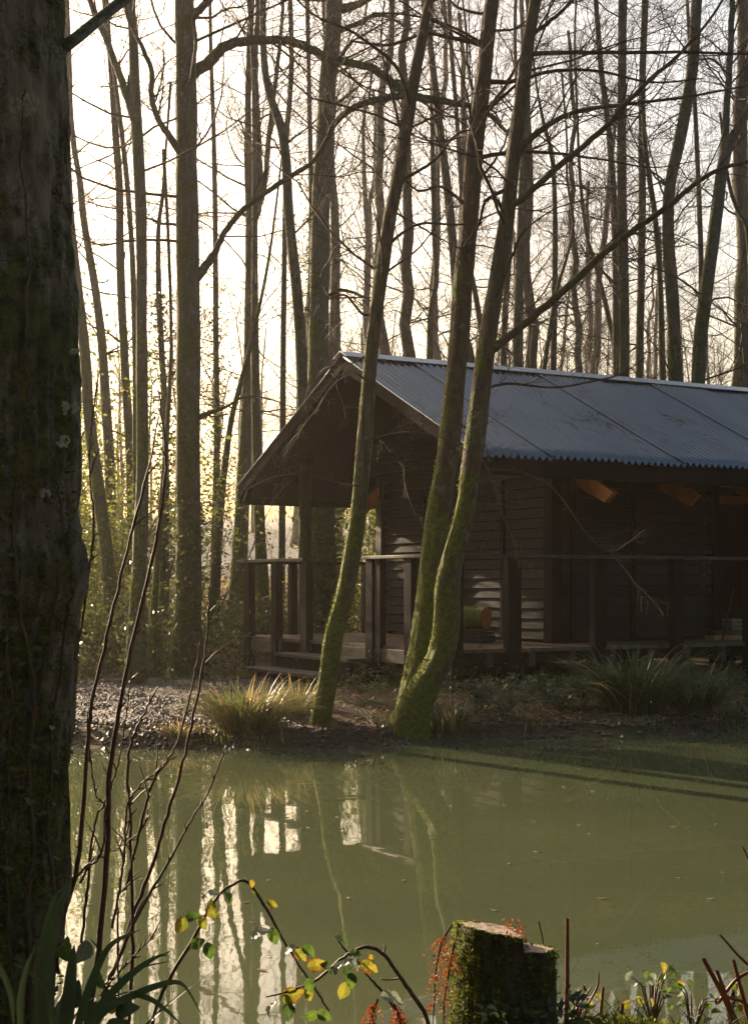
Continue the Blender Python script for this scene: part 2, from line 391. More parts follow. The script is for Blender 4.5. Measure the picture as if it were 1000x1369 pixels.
def trunk_mesh(m, C, R, sides=14, flare=0.0, lump=0.06, seed=0, freq=1.0):
    """C (n,3) centres bottom->top, R radii; lumpy cross-section"""
    n = len(C); an = np.linspace(0, 2*np.pi, sides, endpoint=False)
    vs = []
    for i in range(n):
        r = R[i]
        for a in an:
            x, y = math.cos(a), math.sin(a)
            k = 1+lump*mnoise.noise(Vector((x*1.6*freq+seed, y*1.6*freq, C[i][2]*1.7*freq)))*1.6+lump*0.6*mnoise.noise(Vector((x*5*freq, y*5*freq+seed, C[i][2]*5*freq)))+(0.055*mnoise.noise(Vector((x*9, y*9, C[i][2]*22+seed)))+.03*mnoise.noise(Vector((x*20, y*20, C[i][2]*45))) if sides > 22 else 0)
            h = C[i][2]-C[0][2]
            if flare: k += flare*math.exp(-h/0.35)*(0.6+0.9*max(0, math.sin(3*a+seed))+0.5*max(0, math.sin(5*a+2*seed)))
            vs.append((C[i][0]+x*r*k, C[i][1]+y*r*k, C[i][2]))
    i = np.arange(n-1)[:, None]; j = np.arange(sides)[None, :]; a = i*sides+j; b = i*sides+(j+1) % sides
    m.add(vs, np.stack([a, b, b+sides, a+sides], axis=2).reshape(-1, 4))
    # top cap
    m.add([vs[(n-1)*sides+k] for k in range(sides)]+[tuple(C[-1])], [[k, (k+1) % sides, sides] for k in range(sides)])

def hero_tree(name, label, cat, depth, px, mat='bark_mid', top=15.0, crown=26, clen=2.4, zmin=2.5, limbs=(), group=None, ivy=None, flare=0.25, lump=0.07, sides=14, depth_top=None, lean=None, maxlevel=3, kids=6, limb_twigs=6, wscale=0.86, burr=None, ivy_label=None, tufts=0):
    """px rows (px,py,width) from top to bottom; the trunk is rebuilt at its own distance and carried on above and below."""
    rows = np.array(px, float); rows[:, 2] *= wscale
    dt = depth if depth_top is None else depth_top
    y0, y1 = rows[0, 1], rows[-1, 1]
    C = []; R = []
    for x, y, w in rows:
        t = (y1-y)/(max(y1-y0, 1)); d = depth+(dt-depth)*t
        C.append(P(x, y, d)); R.append(w/F*d/2)
    C = C[::-1]; R = R[::-1]
    # ground contact
    gx, gy = C[0][0], C[0][1]; g = gnd(gx, gy)
    if C[0][2] > g+0.05:
        dirn = (C[0]-C[1]); hh = C[0][2]-g; sl = np.clip((C[0][:2]-C[1][:2])/max(C[1][2]-C[0][2], .1), -0.12, 0.12)
        C.insert(0, np.array([gx+sl[0]*hh, gy, g-0.12])); R.insert(0, R[0]*1.12)
    else:
        C[0][2] = g-0.12
    base = np.array([C[0][0], C[0][1], gnd(C[0][0], C[0][1])])
    # carry on upward
    dirn = C[-1]-C[-2]; dirn /= np.linalg.norm(dirn); dirn = dirn*0.8+np.array([0, 0, 0.35]); dirn /= np.linalg.norm(dirn)
    r = R[-1]
    while C[-1][2] < top:
        dirn = dirn+rng.normal(size=3)*0.05; dirn[2] = max(dirn[2], 0.85); dirn /= np.linalg.norm(dirn)
        C.append(C[-1]+dirn*1.0); r = max(0.02, r*0.90); R.append(r)
    nn = max(40, int((C[-1][2]-C[0][2])*((26 if tufts else 9) if depth < 18 else 5)))
    A = smooth_path(np.hstack([np.array(C), np.array(R)[:, None]]), nn)
    t = empty(name, base, label, cat, group)
    m = MB(); trunk_mesh(m, A[:, :3], np.maximum(A[:, 3], 0.012), sides, flare, lump, seed=depth*3.3+rows[0, 0]*0.01)
    m.build('trunk', mat, t)
    if tufts:
        mt = MB(); cs = []
        while len(cs) < tufts:
            i = int(len(A)*min(.62, abs(rng.normal())*.16)); th = math.pi+rng.normal()*0.9; hh = A[i, 2]-A[0, 2]
            q = A[i, :3]+np.array([math.cos(th), math.sin(th), 0])*A[i, 3]*1.02+np.array([0, 0, rng.uniform(-.03, .03)])
            if mnoise.noise(Vector(q*3.5)) > -.22+hh*.10: cs.append(q+rng.normal(size=3)*.004)
        leaf_cloud(mt, cs, .0105); mt.build('moss', 'moss', t)
    def at_z(z):
        i = int(np.argmin(np.abs(A[:, 2]-z))); return A[i]
    # explicit limbs
    tw = MB()
    for L in limbs:
        lm = MB(); pp = np.array([list(P(x, y, L['d0']+(L['d1']-L['d0'])*k/(len(L['p'])-1)))+[w/F*(L['d0']+(L['d1']-L['d0'])*k/(len(L['p'])-1))/2] for k, (x, y, w) in enumerate(L['p'])])
        q = smooth_path(pp, max(24, 5*len(pp)))
        wob = rng.normal(size=(len(q), 3))*q[:, 3:4]*0.10
        lm.tube(q[:, :3]+wob, np.maximum(q[:, 3], 0.0025), 8 if q[0, 3] > 0.02 else 5)
        lm.build('limb', mat if q[0, 3] > 0.03 else 'twig', t)
        for k in range(L.get('twigs', limb_twigs)):
            i = random.randint(int(len(q)*L.get('tw0', 0.15)), len(q)-2); dr = q[i+1, :3]-q[i, :3]; dr /= np.linalg.norm(dr)
            a = rng.uniform(0.4, 1.1); nd = dr*math.cos(a)+rand_perp(dr)*math.sin(a)
            grow(tw, q[i, :3], nd, L.get('tlen', 0.9)*rng.uniform(0.5, 1.2), max(q[i, 3]*0.35, 0.0022), 1, L.get('lv', 3), 0.02, 0.18, L.get('kids', 5), 3)
    # generated crown
    for k in range(crown):
        z = zmin+(top-zmin)*rng.uniform(0, 1)**0.9; a = at_z(z)
        th = rng.uniform(0, 2*np.pi); el = rng.uniform(0.1, 0.75)
        d = np.array([math.cos(th)*math.cos(el), math.sin(th)*math.cos(el), math.sin(el)])
        L = clen*rng.uniform(0.5, 1.25)*(1.0-0.25*(z-zmin)/max(top-zmin, 1))
        grow(tw, a[:3], d, L, min(a[3]*0.22, 0.019), 0, maxlevel, 0.05, 0.17, kids, 4)
    if tw.tubes: tw.build('branches', 'twig', t)
    if ivy:
        im = MB(); cs = []
        for k in range(ivy[0]):
            z = base[2]+ivy[1]+(ivy[2]-ivy[1])*rng.uniform(0, 1)**1.3; a = at_z(z); th = rng.uniform(0, 2*np.pi); rr = a[3]*1.05+abs(rng.normal())*ivy[3]
            cs.append((a[0]+math.cos(th)*rr, a[1]+math.sin(th)*rr, z))
        leaf_cloud(im, cs, ivy[4]); im.build('ivy', 'leaf_ivy', t)
    return t

# ------------------------------------------------------------------ traced trees
def build_trees():
    BT = 'trees standing on the far bank'
    hero_tree('alder_tree', 'slender leaning alder in front of the cabin steps, leftmost of the three bank trees', 'tree', 12.75,
        [(588,-60,13),(570,20,17),(553,110,20),(545,160,22),(533,230,22),(518,310,22),(508,380,22),(500,440,22),(492,520,24),(488,590,26),(484,640,26),(474,720,27),(462,790,30),(447,850,31),(440,900,30),(430,955,33),(424,985,40)],
        'bark_moss', top=11, crown=20, clen=1.7, zmin=3.6, group=BT, flare=0.12, sides=44, tufts=2600, lump=0.10, wscale=.80, limbs=[
        dict(p=[(487,590,3.0),(520,581,2.5),(555,578,2.0),(590,585,1.5),(625,603,1.0)], d0=12.75, d1=12.3, twigs=6, tlen=0.5),
        dict(p=[(484,650,2.5),(455,646,2.0),(405,634,1.5),(365,638,1.5),(328,655,1.0)], d0=12.7, d1=12.2, twigs=7, tlen=0.4, lv=2, kids=4),
        dict(p=[(493,510,2.5),(472,500,2.0),(445,515,1.5),(425,545,1.0),(400,575,1.0)], d0=12.7, d1=12.3, twigs=7, tlen=0.4, lv=2, kids=4),
        dict(p=[(496,470,2.5),(470,486,2.0),(438,492,1.5),(410,515,1.0),(385,500,0.8)], d0=12.7, d1=13.2, twigs=8, tlen=0.45, lv=2, kids=4),
        dict(p=[(487,618,2.0),(520,611,2.0),(537,622,1.5),(541,645,1.5),(550,675,1.0),(566,705,0.8)], d0=12.7, d1=12.4, twigs=3, tlen=0.25),
        dict(p=[(505,415,5),(485,420,4),(462,395,3),(440,400,2)], d0=12.7, d1=13, twigs=7, tlen=0.6),
        dict(p=[(514,330,5),(560,300,4),(620,300,3),(680,280,2),(740,285,1.5)], d0=12.7, d1=13, twigs=8, tlen=0.7),
        dict(p=[(530,245,5),(580,215,4),(610,180,3),(650,170,2)], d0=12.7, d1=13.4, twigs=8, tlen=0.7),
        dict(p=[(540,190,5),(525,130,4),(510,60,3),(515,-10,2)], d0=12.7, d1=13, twigs=8, tlen=0.7),
        dict(p=[(548,140,6),(530,90,5),(475,45,4),(420,20,3),(380,-20,2)], d0=12.7, d1=12.2, twigs=8, tlen=0.8)])
    hero_tree('alder_tree', 'straighter mossy alder in the middle of the three bank trees, against the railing', 'tree', 13.5,
        [(668,-60,19),(655,20,25),(645,110,27),(634,200,29),(628,280,30),(619,380,32),(612,470,33),(606,540,34),(598,610,36),(588,670,38),(580,740,40),(572,810,42),(563,880,46),(556,925,54),(550,960,62)],
        'bark_moss', top=12, crown=22, clen=2.0, zmin=4.0, group=BT, flare=0.10, sides=44, tufts=2600, lump=0.10, wscale=.80, limbs=[
        dict(p=[(638,212,7),(665,206,6),(710,203,5),(760,207,4),(810,214,3),(870,224,2),(930,215,1.5)], d0=13.5, d1=13, twigs=10, tlen=0.9),
        dict(p=[(645,110,8),(690,108,6),(740,95,5),(800,95,4),(870,110,3),(940,105,2)], d0=13.5, d1=12.8, twigs=10, tlen=1.0),
        dict(p=[(650,60,8),(610,52,6),(570,45,5),(520,60,4),(470,55,3)], d0=13.5, d1=13.4, twigs=9, tlen=0.9),
        dict(p=[(630,280,5),(590,250,4),(560,255,3),(530,230,2)], d0=13.5, d1=13, twigs=8, tlen=0.7),
        dict(p=[(604,560,4),(635,580,3),(650,600,2),(655,618,1.5)], d0=13.5, d1=13, twigs=6, tlen=0.35)])
    hero_tree('alder_tree', 'curved alder with a bright mossy foot, rightmost of the three bank trees', 'tree', 12.9,
        [(730,-60,17),(712,20,20),(700,100,22),(690,180,24),(680,270,26),(668,350,27),(655,430,30),(646,500,32),(637,570,33),(628,640,35),(618,700,36),(604,750,38),(598,790,42),(597,840,44),(588,880,48),(566,920,54),(550,955,64),(543,985,78)],
        'bark_moss', top=11.5, crown=18, clen=1.9, zmin=4.2, group=BT, flare=0.15, sides=44, tufts=2600, lump=0.11, wscale=.78, limbs=[
        dict(p=[(652,472,14),(690,442,11),(740,400,11),(800,345,10),(850,305,9),(880,285,8),(930,245,7),(965,225,6),(1015,212,5),(1060,190,4)], d0=12.9, d1=12.0, twigs=10, tlen=0.8),
        dict(p=[(678,280,10),(705,260,9),(740,228,9),(780,195,8),(815,165,8),(830,145,7),(870,105,6),(905,75,5),(945,30,4),(985,-30,3)], d0=12.9, d1=12.2, twigs=14, tlen=0.9),
        dict(p=[(688,208,10),(715,180,9),(745,160,7),(775,148,6),(830,140,5),(900,132,4),(960,122,3),(1020,110,3)], d0=12.9, d1=12.3, twigs=14, tlen=0.9),
        dict(p=[(704,72,7),(760,70,6),(850,70,5),(930,70,4),(1015,73,3)], d0=12.9, d1=12.3, twigs=14, tlen=0.9),
        dict(p=[(707,50,7),(745,20,5),(775,-10,4),(800,-50,3)], d0=12.9, d1=12.7, twigs=8, tlen=0.8),
        dict(p=[(684,250,6),(650,268,5),(640,300,4),(620,330,3)], d0=12.9, d1=12.6, twigs=4, tlen=0.4),
        dict(p=[(650,430,6),(668,385,5),(685,340,4),(700,310,3),(740,280,2),(790,265,1.5)], d0=12.9, d1=12.5, twigs=6, tlen=0.6),
        dict(p=[(645,520,4),(680,513,4),(740,518,3),(790,510,3),(830,500,2),(862,478,1.5)], d0=12.9, d1=13.6, twigs=6, tlen=0.5),
        dict(p=[(640,628,3.1),(690,630,3.1),(730,646,2.8),(752,668,2.5),(775,702,2.5),(800,730,2.2),(820,737,1.9),(840,725,1.6),(862,708,1.2)], d0=12.9, d1=12.6, twigs=6, tlen=0.3, tw0=0.5, lv=2, kids=3),
        dict(p=[(812,735,1.8),(832,757,1.8),(850,780,1.5),(870,800,1.2),(886,822,0.9)], d0=12.65, d1=12.5, twigs=6, tlen=0.3, lv=2, kids=3),
        dict(p=[(645,615,4),(660,650,3),(672,690,2),(690,730,1.5)], d0=12.9, d1=12.6, twigs=6, tlen=0.35)])
    # big mid trees
    hero_tree('oak_tree', 'big straight dark trunk at the left with a mossy arching limb, on the gravel edge', 'tree', 17.0,
        [(246,-60,30),(247,0,30),(248,60,31),(249,130,32),(250,250,34),(252,400,36),(252,520,37),(252,640,38),(252,760,40),(250,840,45),(249,880,50),(247,915,60)],
        'bark_dark', top=16, crown=22, clen=2.6, zmin=5, flare=0.15, sides=20, limbs=[
        dict(p=[(258,100,16),(280,82,16),(300,64,14),(325,55,13),(360,53,12),(392,56,12),(420,68,12),(440,79,12),(470,84,11),(500,92,11),(525,112,12),(545,125,12),(575,133,11),(610,138,9),(650,150,7),(680,180,5)], d0=17, d1=16, twigs=12, tlen=1.3),
        dict(p=[(262,372,14),(285,342,10),(300,312,8),(322,283,8),(350,262,7),(385,238,7),(415,219,6),(435,190,6),(448,165,8),(475,143,9),(515,131,10),(545,128,10)], d0=17, d1=16.05, twigs=10, tlen=1.2),
        dict(p=[(243,205,12),(222,175,9),(210,155,8),(203,130,8),(203,95,7),(190,62,6),(172,25,5),(165,-20,5)], d0=16.9, d1=16.2, twigs=10, tlen=1.0),
        dict(p=[(256,25,12),(275,5,10),(300,-20,9)], d0=17, d1=16.4, twigs=3),
        dict(p=[(262,560,9),(280,552,7),(300,545,4),(330,530,3),(365,535,2),(392,545,1.5)], d0=17, d1=16.2, twigs=6, tlen=0.6),
        dict(p=[(258,25,6),(262,60,5),(255,110,4)], d0=16.8, d1=16.4, twigs=3)],
        ivy=(900, 0.0, 2.2, 0.05, 0.035))
    hero_tree('ash_tree', 'mossy grey trunk left of the big dark trunk, forking high up', 'tree', 16.6,
        [(172,-60,13),(175,0,14),(179,60,15),(181,130,17),(185,200,18),(189,290,18),(190,400,17),(190,480,18),(191,625,20),(188,720,23),(184,820,26),(178,915,36)],
        'bark_mid', top=15, crown=20, clen=2.2, zmin=5, limbs=[dict(p=[(180,160,11),(172,135,11),(160,100,10),(145,60,9),(130,25,8),(112,-20,7)], d0=16.6, d1=16.8, twigs=8, tlen=1.2)], ivy=(300, 0, 1.5, 0.05, 0.035))
    hero_tree('oak_tree', 'very stout ivy-footed trunk rising behind the cabin gable', 'tree', 23.0,
        [(450,-60,26),(447,0,26),(444,50,26),(438,120,27),(433,200,28),(428,300,29),(427,400,31),(426,480,33),(427,600,37),(430,700,43),(430,800,50),(430,850,56)],
        'bark_mid', top=18, crown=26, clen=3.0, zmin=5.5, ivy=(2200, 0.2, 3.6, 0.10, 0.05), limbs=[
        dict(p=[(458,12,12),(480,5,10),(505,-10,9)], d0=23, d1=22, twigs=2),
        dict(p=[(454,42,8),(480,30,6),(510,20,5),(550,40,3)], d0=23, d1=22, twigs=8, tlen=1.2),
        dict(p=[(440,395,6),(455,388,5),(475,392,4),(500,405,3)], d0=23, d1=22.3, twigs=6, tlen=0.8)])
    hero_tree('ash_tree', 'snaking S-bent tree left of the stout gable trunk', 'tree', 20.5,
        [(352,-60,9),(352,0,10),(352,40,10),(354,90,11),(362,130,13),(376,170,15),(382,210,15),(386,280,15),(393,350,16),(398,400,17),(402,460,17),(405,540,18),(408,640,19),(408,760,21)],
        'bark_dark', top=15, crown=18, clen=2.2, zmin=5, lump=0.05)
    hero_tree('ash_tree', 'forked pair of upright stems just left of the cabin eave', 'tree', 26.0,
        [(338,-60,9),(337,0,9),(334,60,10),(332,130,10),(332,210,12),(335,270,16),(336,310,18),(335,400,18),(333,500,20),(327,620,22),(322,720,24),(315,850,36)],
        'bark_mid', top=17, crown=18, clen=2.6, zmin=6, limbs=[
        dict(p=[(338,300,13),(345,270,12),(346,220,11),(343,150,10),(341,90,9),(345,20,8),(346,-40,7)], d0=26, d1=26, twigs=8, tlen=1.4),
        dict(p=[(343,285,9),(353,250,8),(360,180,7),(370,100,6),(377,30,5),(380,-30,5)], d0=26, d1=26.5, twigs=8, tlen=1.4)])
    T = [ # name,label,depth,rows,mat,kw
    ('ash_tree', 'grey leaning trunk nearest the great trunk on the left edge', 19.5, [(86,60,9),(88,150,11),(92,250,13),(97,320,14),(106,400,16),(115,480,17),(120,560,18),(130,640,20),(140,710,21),(148,790,23),(156,900,34)], 'bark_mid', {}),
    ('ash_tree', 'slim wavering tree with a forked top, second from the great trunk', 24, [(88,-60,6),(90,0,7),(93,75,8),(95,150,9),(100,200,9),(107,240,10),(112,290,11),(120,340,12),(127,380,13),(136,450,14),(141,520,15),(147,620,17),(150,720,18),(152,830,22)], 'bark_mid', {}),
    ('ash_tree', 'slim straight pale tree left of the mossy grey trunk', 22.5, [(135,-60,7),(140,0,8),(148,80,9),(155,180,11),(160,250,12),(161,340,13),(163,400,13),(168,500,14),(174,600,15),(178,720,17),(180,850,22)], 'bark_mid', {}),
    ('birch_tree', 'very thin tree leaning against the mossy grey trunk', 21, [(148,60,5),(155,110,6),(161,160,7),(168,220,8),(174,290,8),(178,360,9),(181,470,9),(182,600,10),(183,760,12),(184,860,14)], 'bark_mid', {}),
    ('hawthorn_tree', 'small ivy-wrapped tree between the two nearer left trunks', 22, [(222,200,4),(218,260,6),(212,310,7),(213,400,9),(217,480,10),(221,560,10),(222,680,12),(220,800,16)], 'bark_far', dict(top=8, crown=26, clen=1.5, zmin=3.0, ivy=(1500, 1.5, 5.5, 0.12, 0.034))),
    ('birch_tree', 'thin bright mossy sapling at the left foot of the big dark trunk', 17.5, [(229,430,5),(228,500,6),(222,600,8),(214,700,9),(207,800,11),(199,905,17)], 'bark_moss', dict(top=6, crown=16, clen=1.1, zmin=2.5)),
    ('ash_tree', 'slim upright tree just right of the big dark trunk', 27, [(281,-60,5),(282,60,6),(286,180,7),(288,300,8),(289,450,9),(290,600,10),(287,720,11),(285,820,14)], 'bark_mid', dict(ivy=(1400, 1.0, 6, 0.2, 0.038))),
    ('ash_tree', 'narrow dark tree leaning right between the big dark trunk and the forked pair', 23, [(378,200,3),(362,330,4),(345,420,6),(328,490,8),(310,560,9),(299,640,11),(292,720,13),(287,820,17)], 'bark_dark', dict(top=8.5)),
    ('ash_tree', 'upright trunk close behind the forked pair, with a widening foot', 24, [(341,330,9),(341,440,12),(342,520,14),(345,640,16),(349,740,19),(352,830,24)], 'bark_mid', dict(top=12)),
    ('birch_tree', 'thin tree seen between the S-bent tree and the stout gable trunk', 28, [(411,-60,6),(411,0,7),(413,100,7),(416,250,8),(416,330,8),(414,440,9),(412,560,10)], 'bark_far', dict(ivy=(800, 3, 9, 0.14, 0.04))),
    ('birch_tree', 'straight thin tree meeting the top of the S-bent tree', 25, [(384,-60,6),(388,0,7),(390,80,8),(387,140,8),(383,190,8),(381,300,8),(379,450,9),(378,600,10)], 'bark_far', {}),
    ('ash_tree', 'bent grey trunk passing behind the middle bank tree above the roof', 27, [(560,-60,8),(566,0,9),(575,60,10),(584,140,12),(590,190,13),(600,270,14),(607,350,14),(613,420,15),(626,470,16),(632,520,17)], 'bark_mid', {}),
    ('birch_tree', 'thin kinked birch above the ridge between the left and middle bank trees', 30, [(577,60,5),(578,180,7),(580,300,8),(583,372,9),(576,420,10),(574,500,11)], 'bark_mid', {}),
    ('birch_tree', 'thin upper stem just right of the middle bank tree', 29, [(598,-60,6),(603,60,7),(610,150,7),(615,220,8),(622,320,8),(640,420,9),(652,520,10)], 'bark_far', {}),
    ('ash_tree', 'upright grey trunk right of the curved bank tree', 26, [(716,-60,9),(710,20,10),(704,120,11),(700,200,12),(696,300,13),(693,400,14),(692,520,15)], 'bark_mid', {}),
    ('birch_tree', 'thin stem touching the right side of the curved bank tree above the roof', 28, [(690,120,6),(686,230,8),(681,330,9),(675,420,10),(672,520,11)], 'bark_far', {}),
    ('birch_tree', 'thin nearly black trunk a third of the way along the roof ridge', 25, [(718,120,4),(729,175,6),(738,210,7),(742,300,8),(741,400,9),(739,520,10)], 'bark_dark', {}),
    ('birch_tree', 'thin snaking stem crossing the nearly black trunk', 24, [(757,180,3),(758,240,4),(766,300,5),(757,345,5),(745,385,6),(735,440,7),(724,520,8)], 'bark_dark', dict(top=9)),
    ('birch_tree', 'thin slanting birch leaning left halfway along the ridge', 30, [(770,120,4),(775,234,5),(784,315,6),(799,366,7),(812,420,8),(826,500,9)], 'bark_mid', {}),
    ('birch_tree', 'slim tree immediately left of the straight column trunk', 28, [(790,-60,7),(796,0,8),(803,90,9),(814,180,10),(820,270,11),(823,360,12),(824,520,12)], 'bark_far', {}),
    ('ash_tree', 'straight grey column trunk above the right half of the roof', 26, [(833,-60,14),(832,0,14),(831,120,14),(831,250,15),(834,400,16),(834,530,17)], 'bark_dark', {}),
    ('ash_tree', 'brown upright trunk just right of the straight column trunk', 29, [(863,-60,10),(862,0,11),(858,120,11),(858,280,12),(856,400,12),(854,530,13)], 'bark_dark', {}),
    ('birch_tree', 'bent dark stem squeezed left of the wide leaning trunk', 27, [(858,120,7),(862,195,8),(868,240,9),(875,290,9),(882,380,9),(886,530,11)], 'bark_dark', dict(top=10)),
    ('ash_tree', 'wide leaning trunk with a knee bend, above the right of the roof', 25, [(940,-60,16),(931,0,17),(925,90,18),(910,180,18),(895,250,18),(893,320,19),(899,410,21),(903,530,23)], 'bark_dark', {}),
    ('ash_tree', 'forked grey trunk near the right edge leaning right above the roof', 24, [(1040,60,13),(1015,120,14),(990,165,16),(969,205,18),(957,290,20),(945,380,21),(936,450,22),(932,530,23)], 'bark_dark', dict(limbs=[dict(p=[(966,215,12),(970,160,10),(974,90,9),(979,0,8),(982,-60,7)], d0=24, d1=24.3, twigs=10, tlen=1.3)])),
    ('birch_tree', 'slim brown stem between the wide leaning trunk and the forked grey trunk', 29, [(922,60,6),(928,135,7),(934,270,8),(937,380,9),(936,530,9)], 'bark_far', {}),
    ('birch_tree', 'thin stem slanting out through the right edge of the photo', 26, [(962,150,4),(973,240,6),(985,280,7),(999,310,8),(1004,400,9),(1008,530,10)], 'bark_dark', dict(top=9)),
    ]
    for nm, lb, d, rows, mt, kw in T:
        k = dict(top=14, crown=22, clen=2.3, zmin=3.5, sides=12, lump=0.06, group='bare trees of the wood behind the pond', kids=6); k.update(kw)
        hero_tree(nm, lb, 'tree', d, rows, mt, **k)

def build_near_tree():
    d = 3.3
    rows = [(-52,-80,268),(-50,0,270),(-46,150,276),(-42,300,278),(-38,450,284),(-36,560,290),(-36,640,292),(-34,720,292),(-30,765,296),(-40,830,290),(-44,950,280),(-48,1040,276),(-50,1140,276),(-48,1190,284),(-52,1260,272),(-60,1330,262),(-64,1420,270)]
    A = smooth_path([list(P(x, y, d))+[w/F*d/2] for x, y, w in rows][::-1], 620)
    bz = gnd(A[0, 0], d)
    A = np.vstack([A, smooth_path([list(A[-1]), [A[-1, 0]-0.02, d, 3.6, 0.19], [A[-1, 0]-0.1, d+0.1, 6.5, 0.16], [A[-1, 0], d+.2, 11, 0.07]], 60)[1:]])
    t = empty('great_oak_tree', (A[0, 0], d, bz), 'great rough-barked trunk filling the left edge of the photo, with climbing ivy stems', 'tree')
    m = MB(); sides = 200; vs = []
    an = np.linspace(0, 2*np.pi, sides, endpoint=False)
    ca, sa = np.cos(an), np.sin(an)
    for i in range(len(A)):
        x0, y0, z0, r = A[i]
        for a in range(sides):
            x, y = ca[a], sa[a]
            rid = mnoise.noise(Vector((x*7.5, y*7.5, z0*2.6)))
            rid2 = mnoise.noise(Vector((x*17+4, y*17, z0*8)))
            rid3 = mnoise.noise(Vector((x*2, y*2, z0*2.3+9)))
            k = 1+0.055*rid3-0.095*abs(rid)**0.7+0.035*rid2+.012*mnoise.noise(Vector((x*40, y*40, z0*22)))
            vs.append((x0+x*r*k, y0+y*r*k, z0))
    n = len(A); i = np.arange(n-1)[:, None]; j = np.arange(sides)[None, :]; a = i*sides+j; b = i*sides+(j+1) % sides
    m.add(vs, np.stack([a, b, b+sides, a+sides], axis=2).reshape(-1, 4)); m.build('trunk', 'bark_near', t)
    def surf(px, py, off=0.0):
        """point on the camera side of the trunk under this sight line"""
        q = P(px, py, d); i = int(np.argmin(np.abs(A[:, 2]-q[2]))); x0, y0, z0, r = A[i]
        for _ in range(3):
            dx = np.clip(q[0]-x0, -r*0.985, r*0.985); yy = y0-math.sqrt(max(r*r-dx*dx, 0)); q = P(px, py, yy)
        return np.array([q[0], yy-off, q[2]])
    for pts in ([(42,1369,13),(40,1300,12),(38,1220,12),(44,1130,12),(40,1040,11),(46,950,11),(38,860,10),(22,780,9),(20,700,7),(26,600,5),(24,520,4)],
                [(78,1300,9),(72,1200,9),(66,1100,8),(70,1000,8),(80,900,7),(92,820,6),(96,740,4),(88,660,3)],
                [(12,1369,8),(14,1250,7),(8,1150,7),(12,1040,6),(16,940,6),(10,860,5),(4,760,4)],
                [(46,960,8),(54,920,7),(66,860,6),(76,790,5),(84,700,4),(74,600,3)],
                [(38,540,6),(36,440,6),(40,330,5),(30,220,4),(34,120,3)]):
        lm = MB(); q = smooth_path([list(surf(x, y, 0.004))+[w/F*3.1/2] for x, y, w in pts], 70); lm.tube(q[:, :3]+np.stack([np.sin(np.arange(70)*.45+pts[0][0])*.003+rng.normal(size=70)*.0015, np.zeros(70), np.zeros(70)], 1), q[:, 3]*.62*(1+.18*rng.normal(size=70)).clip(.6, 1.4), 8); lm.build('ivy_stem', 'twig_pale', t)
    # moss burr on right side
    bp = P(100, 765, 3.25); mm = MB(); trunk_mesh(mm, np.array([[bp[0]-0.015, 3.25, bp[2]+z] for z in np.linspace(-0.10, 0.10, 14)]), 0.036*np.sqrt(np.clip(1-np.linspace(-1, 1, 14)**2, 0.02, 1)), 20, lump=0.3); mm.build('burr', 'bark_near', t)
    # ivy leaves scattered on bark, lichen plates
    cs = []
    for k in range(420):
        py = random.gauss(1120, 170); px = random.uniform(-20, 84)
        cs.append(surf(px, py, 0.006+random.random()*0.012))
    im = MB(); leaf_cloud(im, cs, 0.012); im.build('ivy_leaves', 'leaf_ivy', t)
    cs = [surf(random.gauss(62, 26), random.gauss(820, 90), 0.004) for _ in range(500)]+[surf(min(100, random.gauss(88, 8)), random.uniform(600, 860), 0.004) for _ in range(260)]
    im = MB(); leaf_cloud(im, cs, 0.006); im.build('moss', 'moss_dark', t)['kind'] = 'stuff'
    def lichen(px, py, r, n):
        lm = MB()
        for _ in range(n):
            a = random.uniform(0, 6.28); rr = r*math.sqrt(random.random()); c = surf(px+math.cos(a)*rr*1.15, py+math.sin(a)*rr*0.8, -0.001)
            s = random.uniform(0.002, 0.0055); pts = [(c[0], c[1]-0.006, c[2])]
            for q in range(7): th = q/7*6.28; k = s*random.uniform(.7, 1.2); pts.append((c[0]+math.cos(th)*k, c[1]+0.001, c[2]+math.sin(th)*k))
            lm.add(pts, [[0, q+1, (q+1) % 7+1] for q in range(7)])
        lm.build('lichen', 'lichen', t)
    lichen(32, 140, 20, 90); lichen(94, 545, 11, 40); lichen(86, 590, 9, 26); lichen(60, 660, 6, 14); lichen(100, 470, 6, 10)
    lm = MB(); q = smooth_path([list(P(x, y, dd))+[w/F*dd/2] for x, y, w, dd in [(60,82,24,3.3),(88,62,17,3.32),(110,45,16,3.4),(135,24,15,3.5),(155,8,15,3.6),(180,-12,14,3.7),(230,-60,12,4)]], 40); lm.tube(q[:, :3], q[:, 3], 12); lm.build('limb', 'bark_near', t)

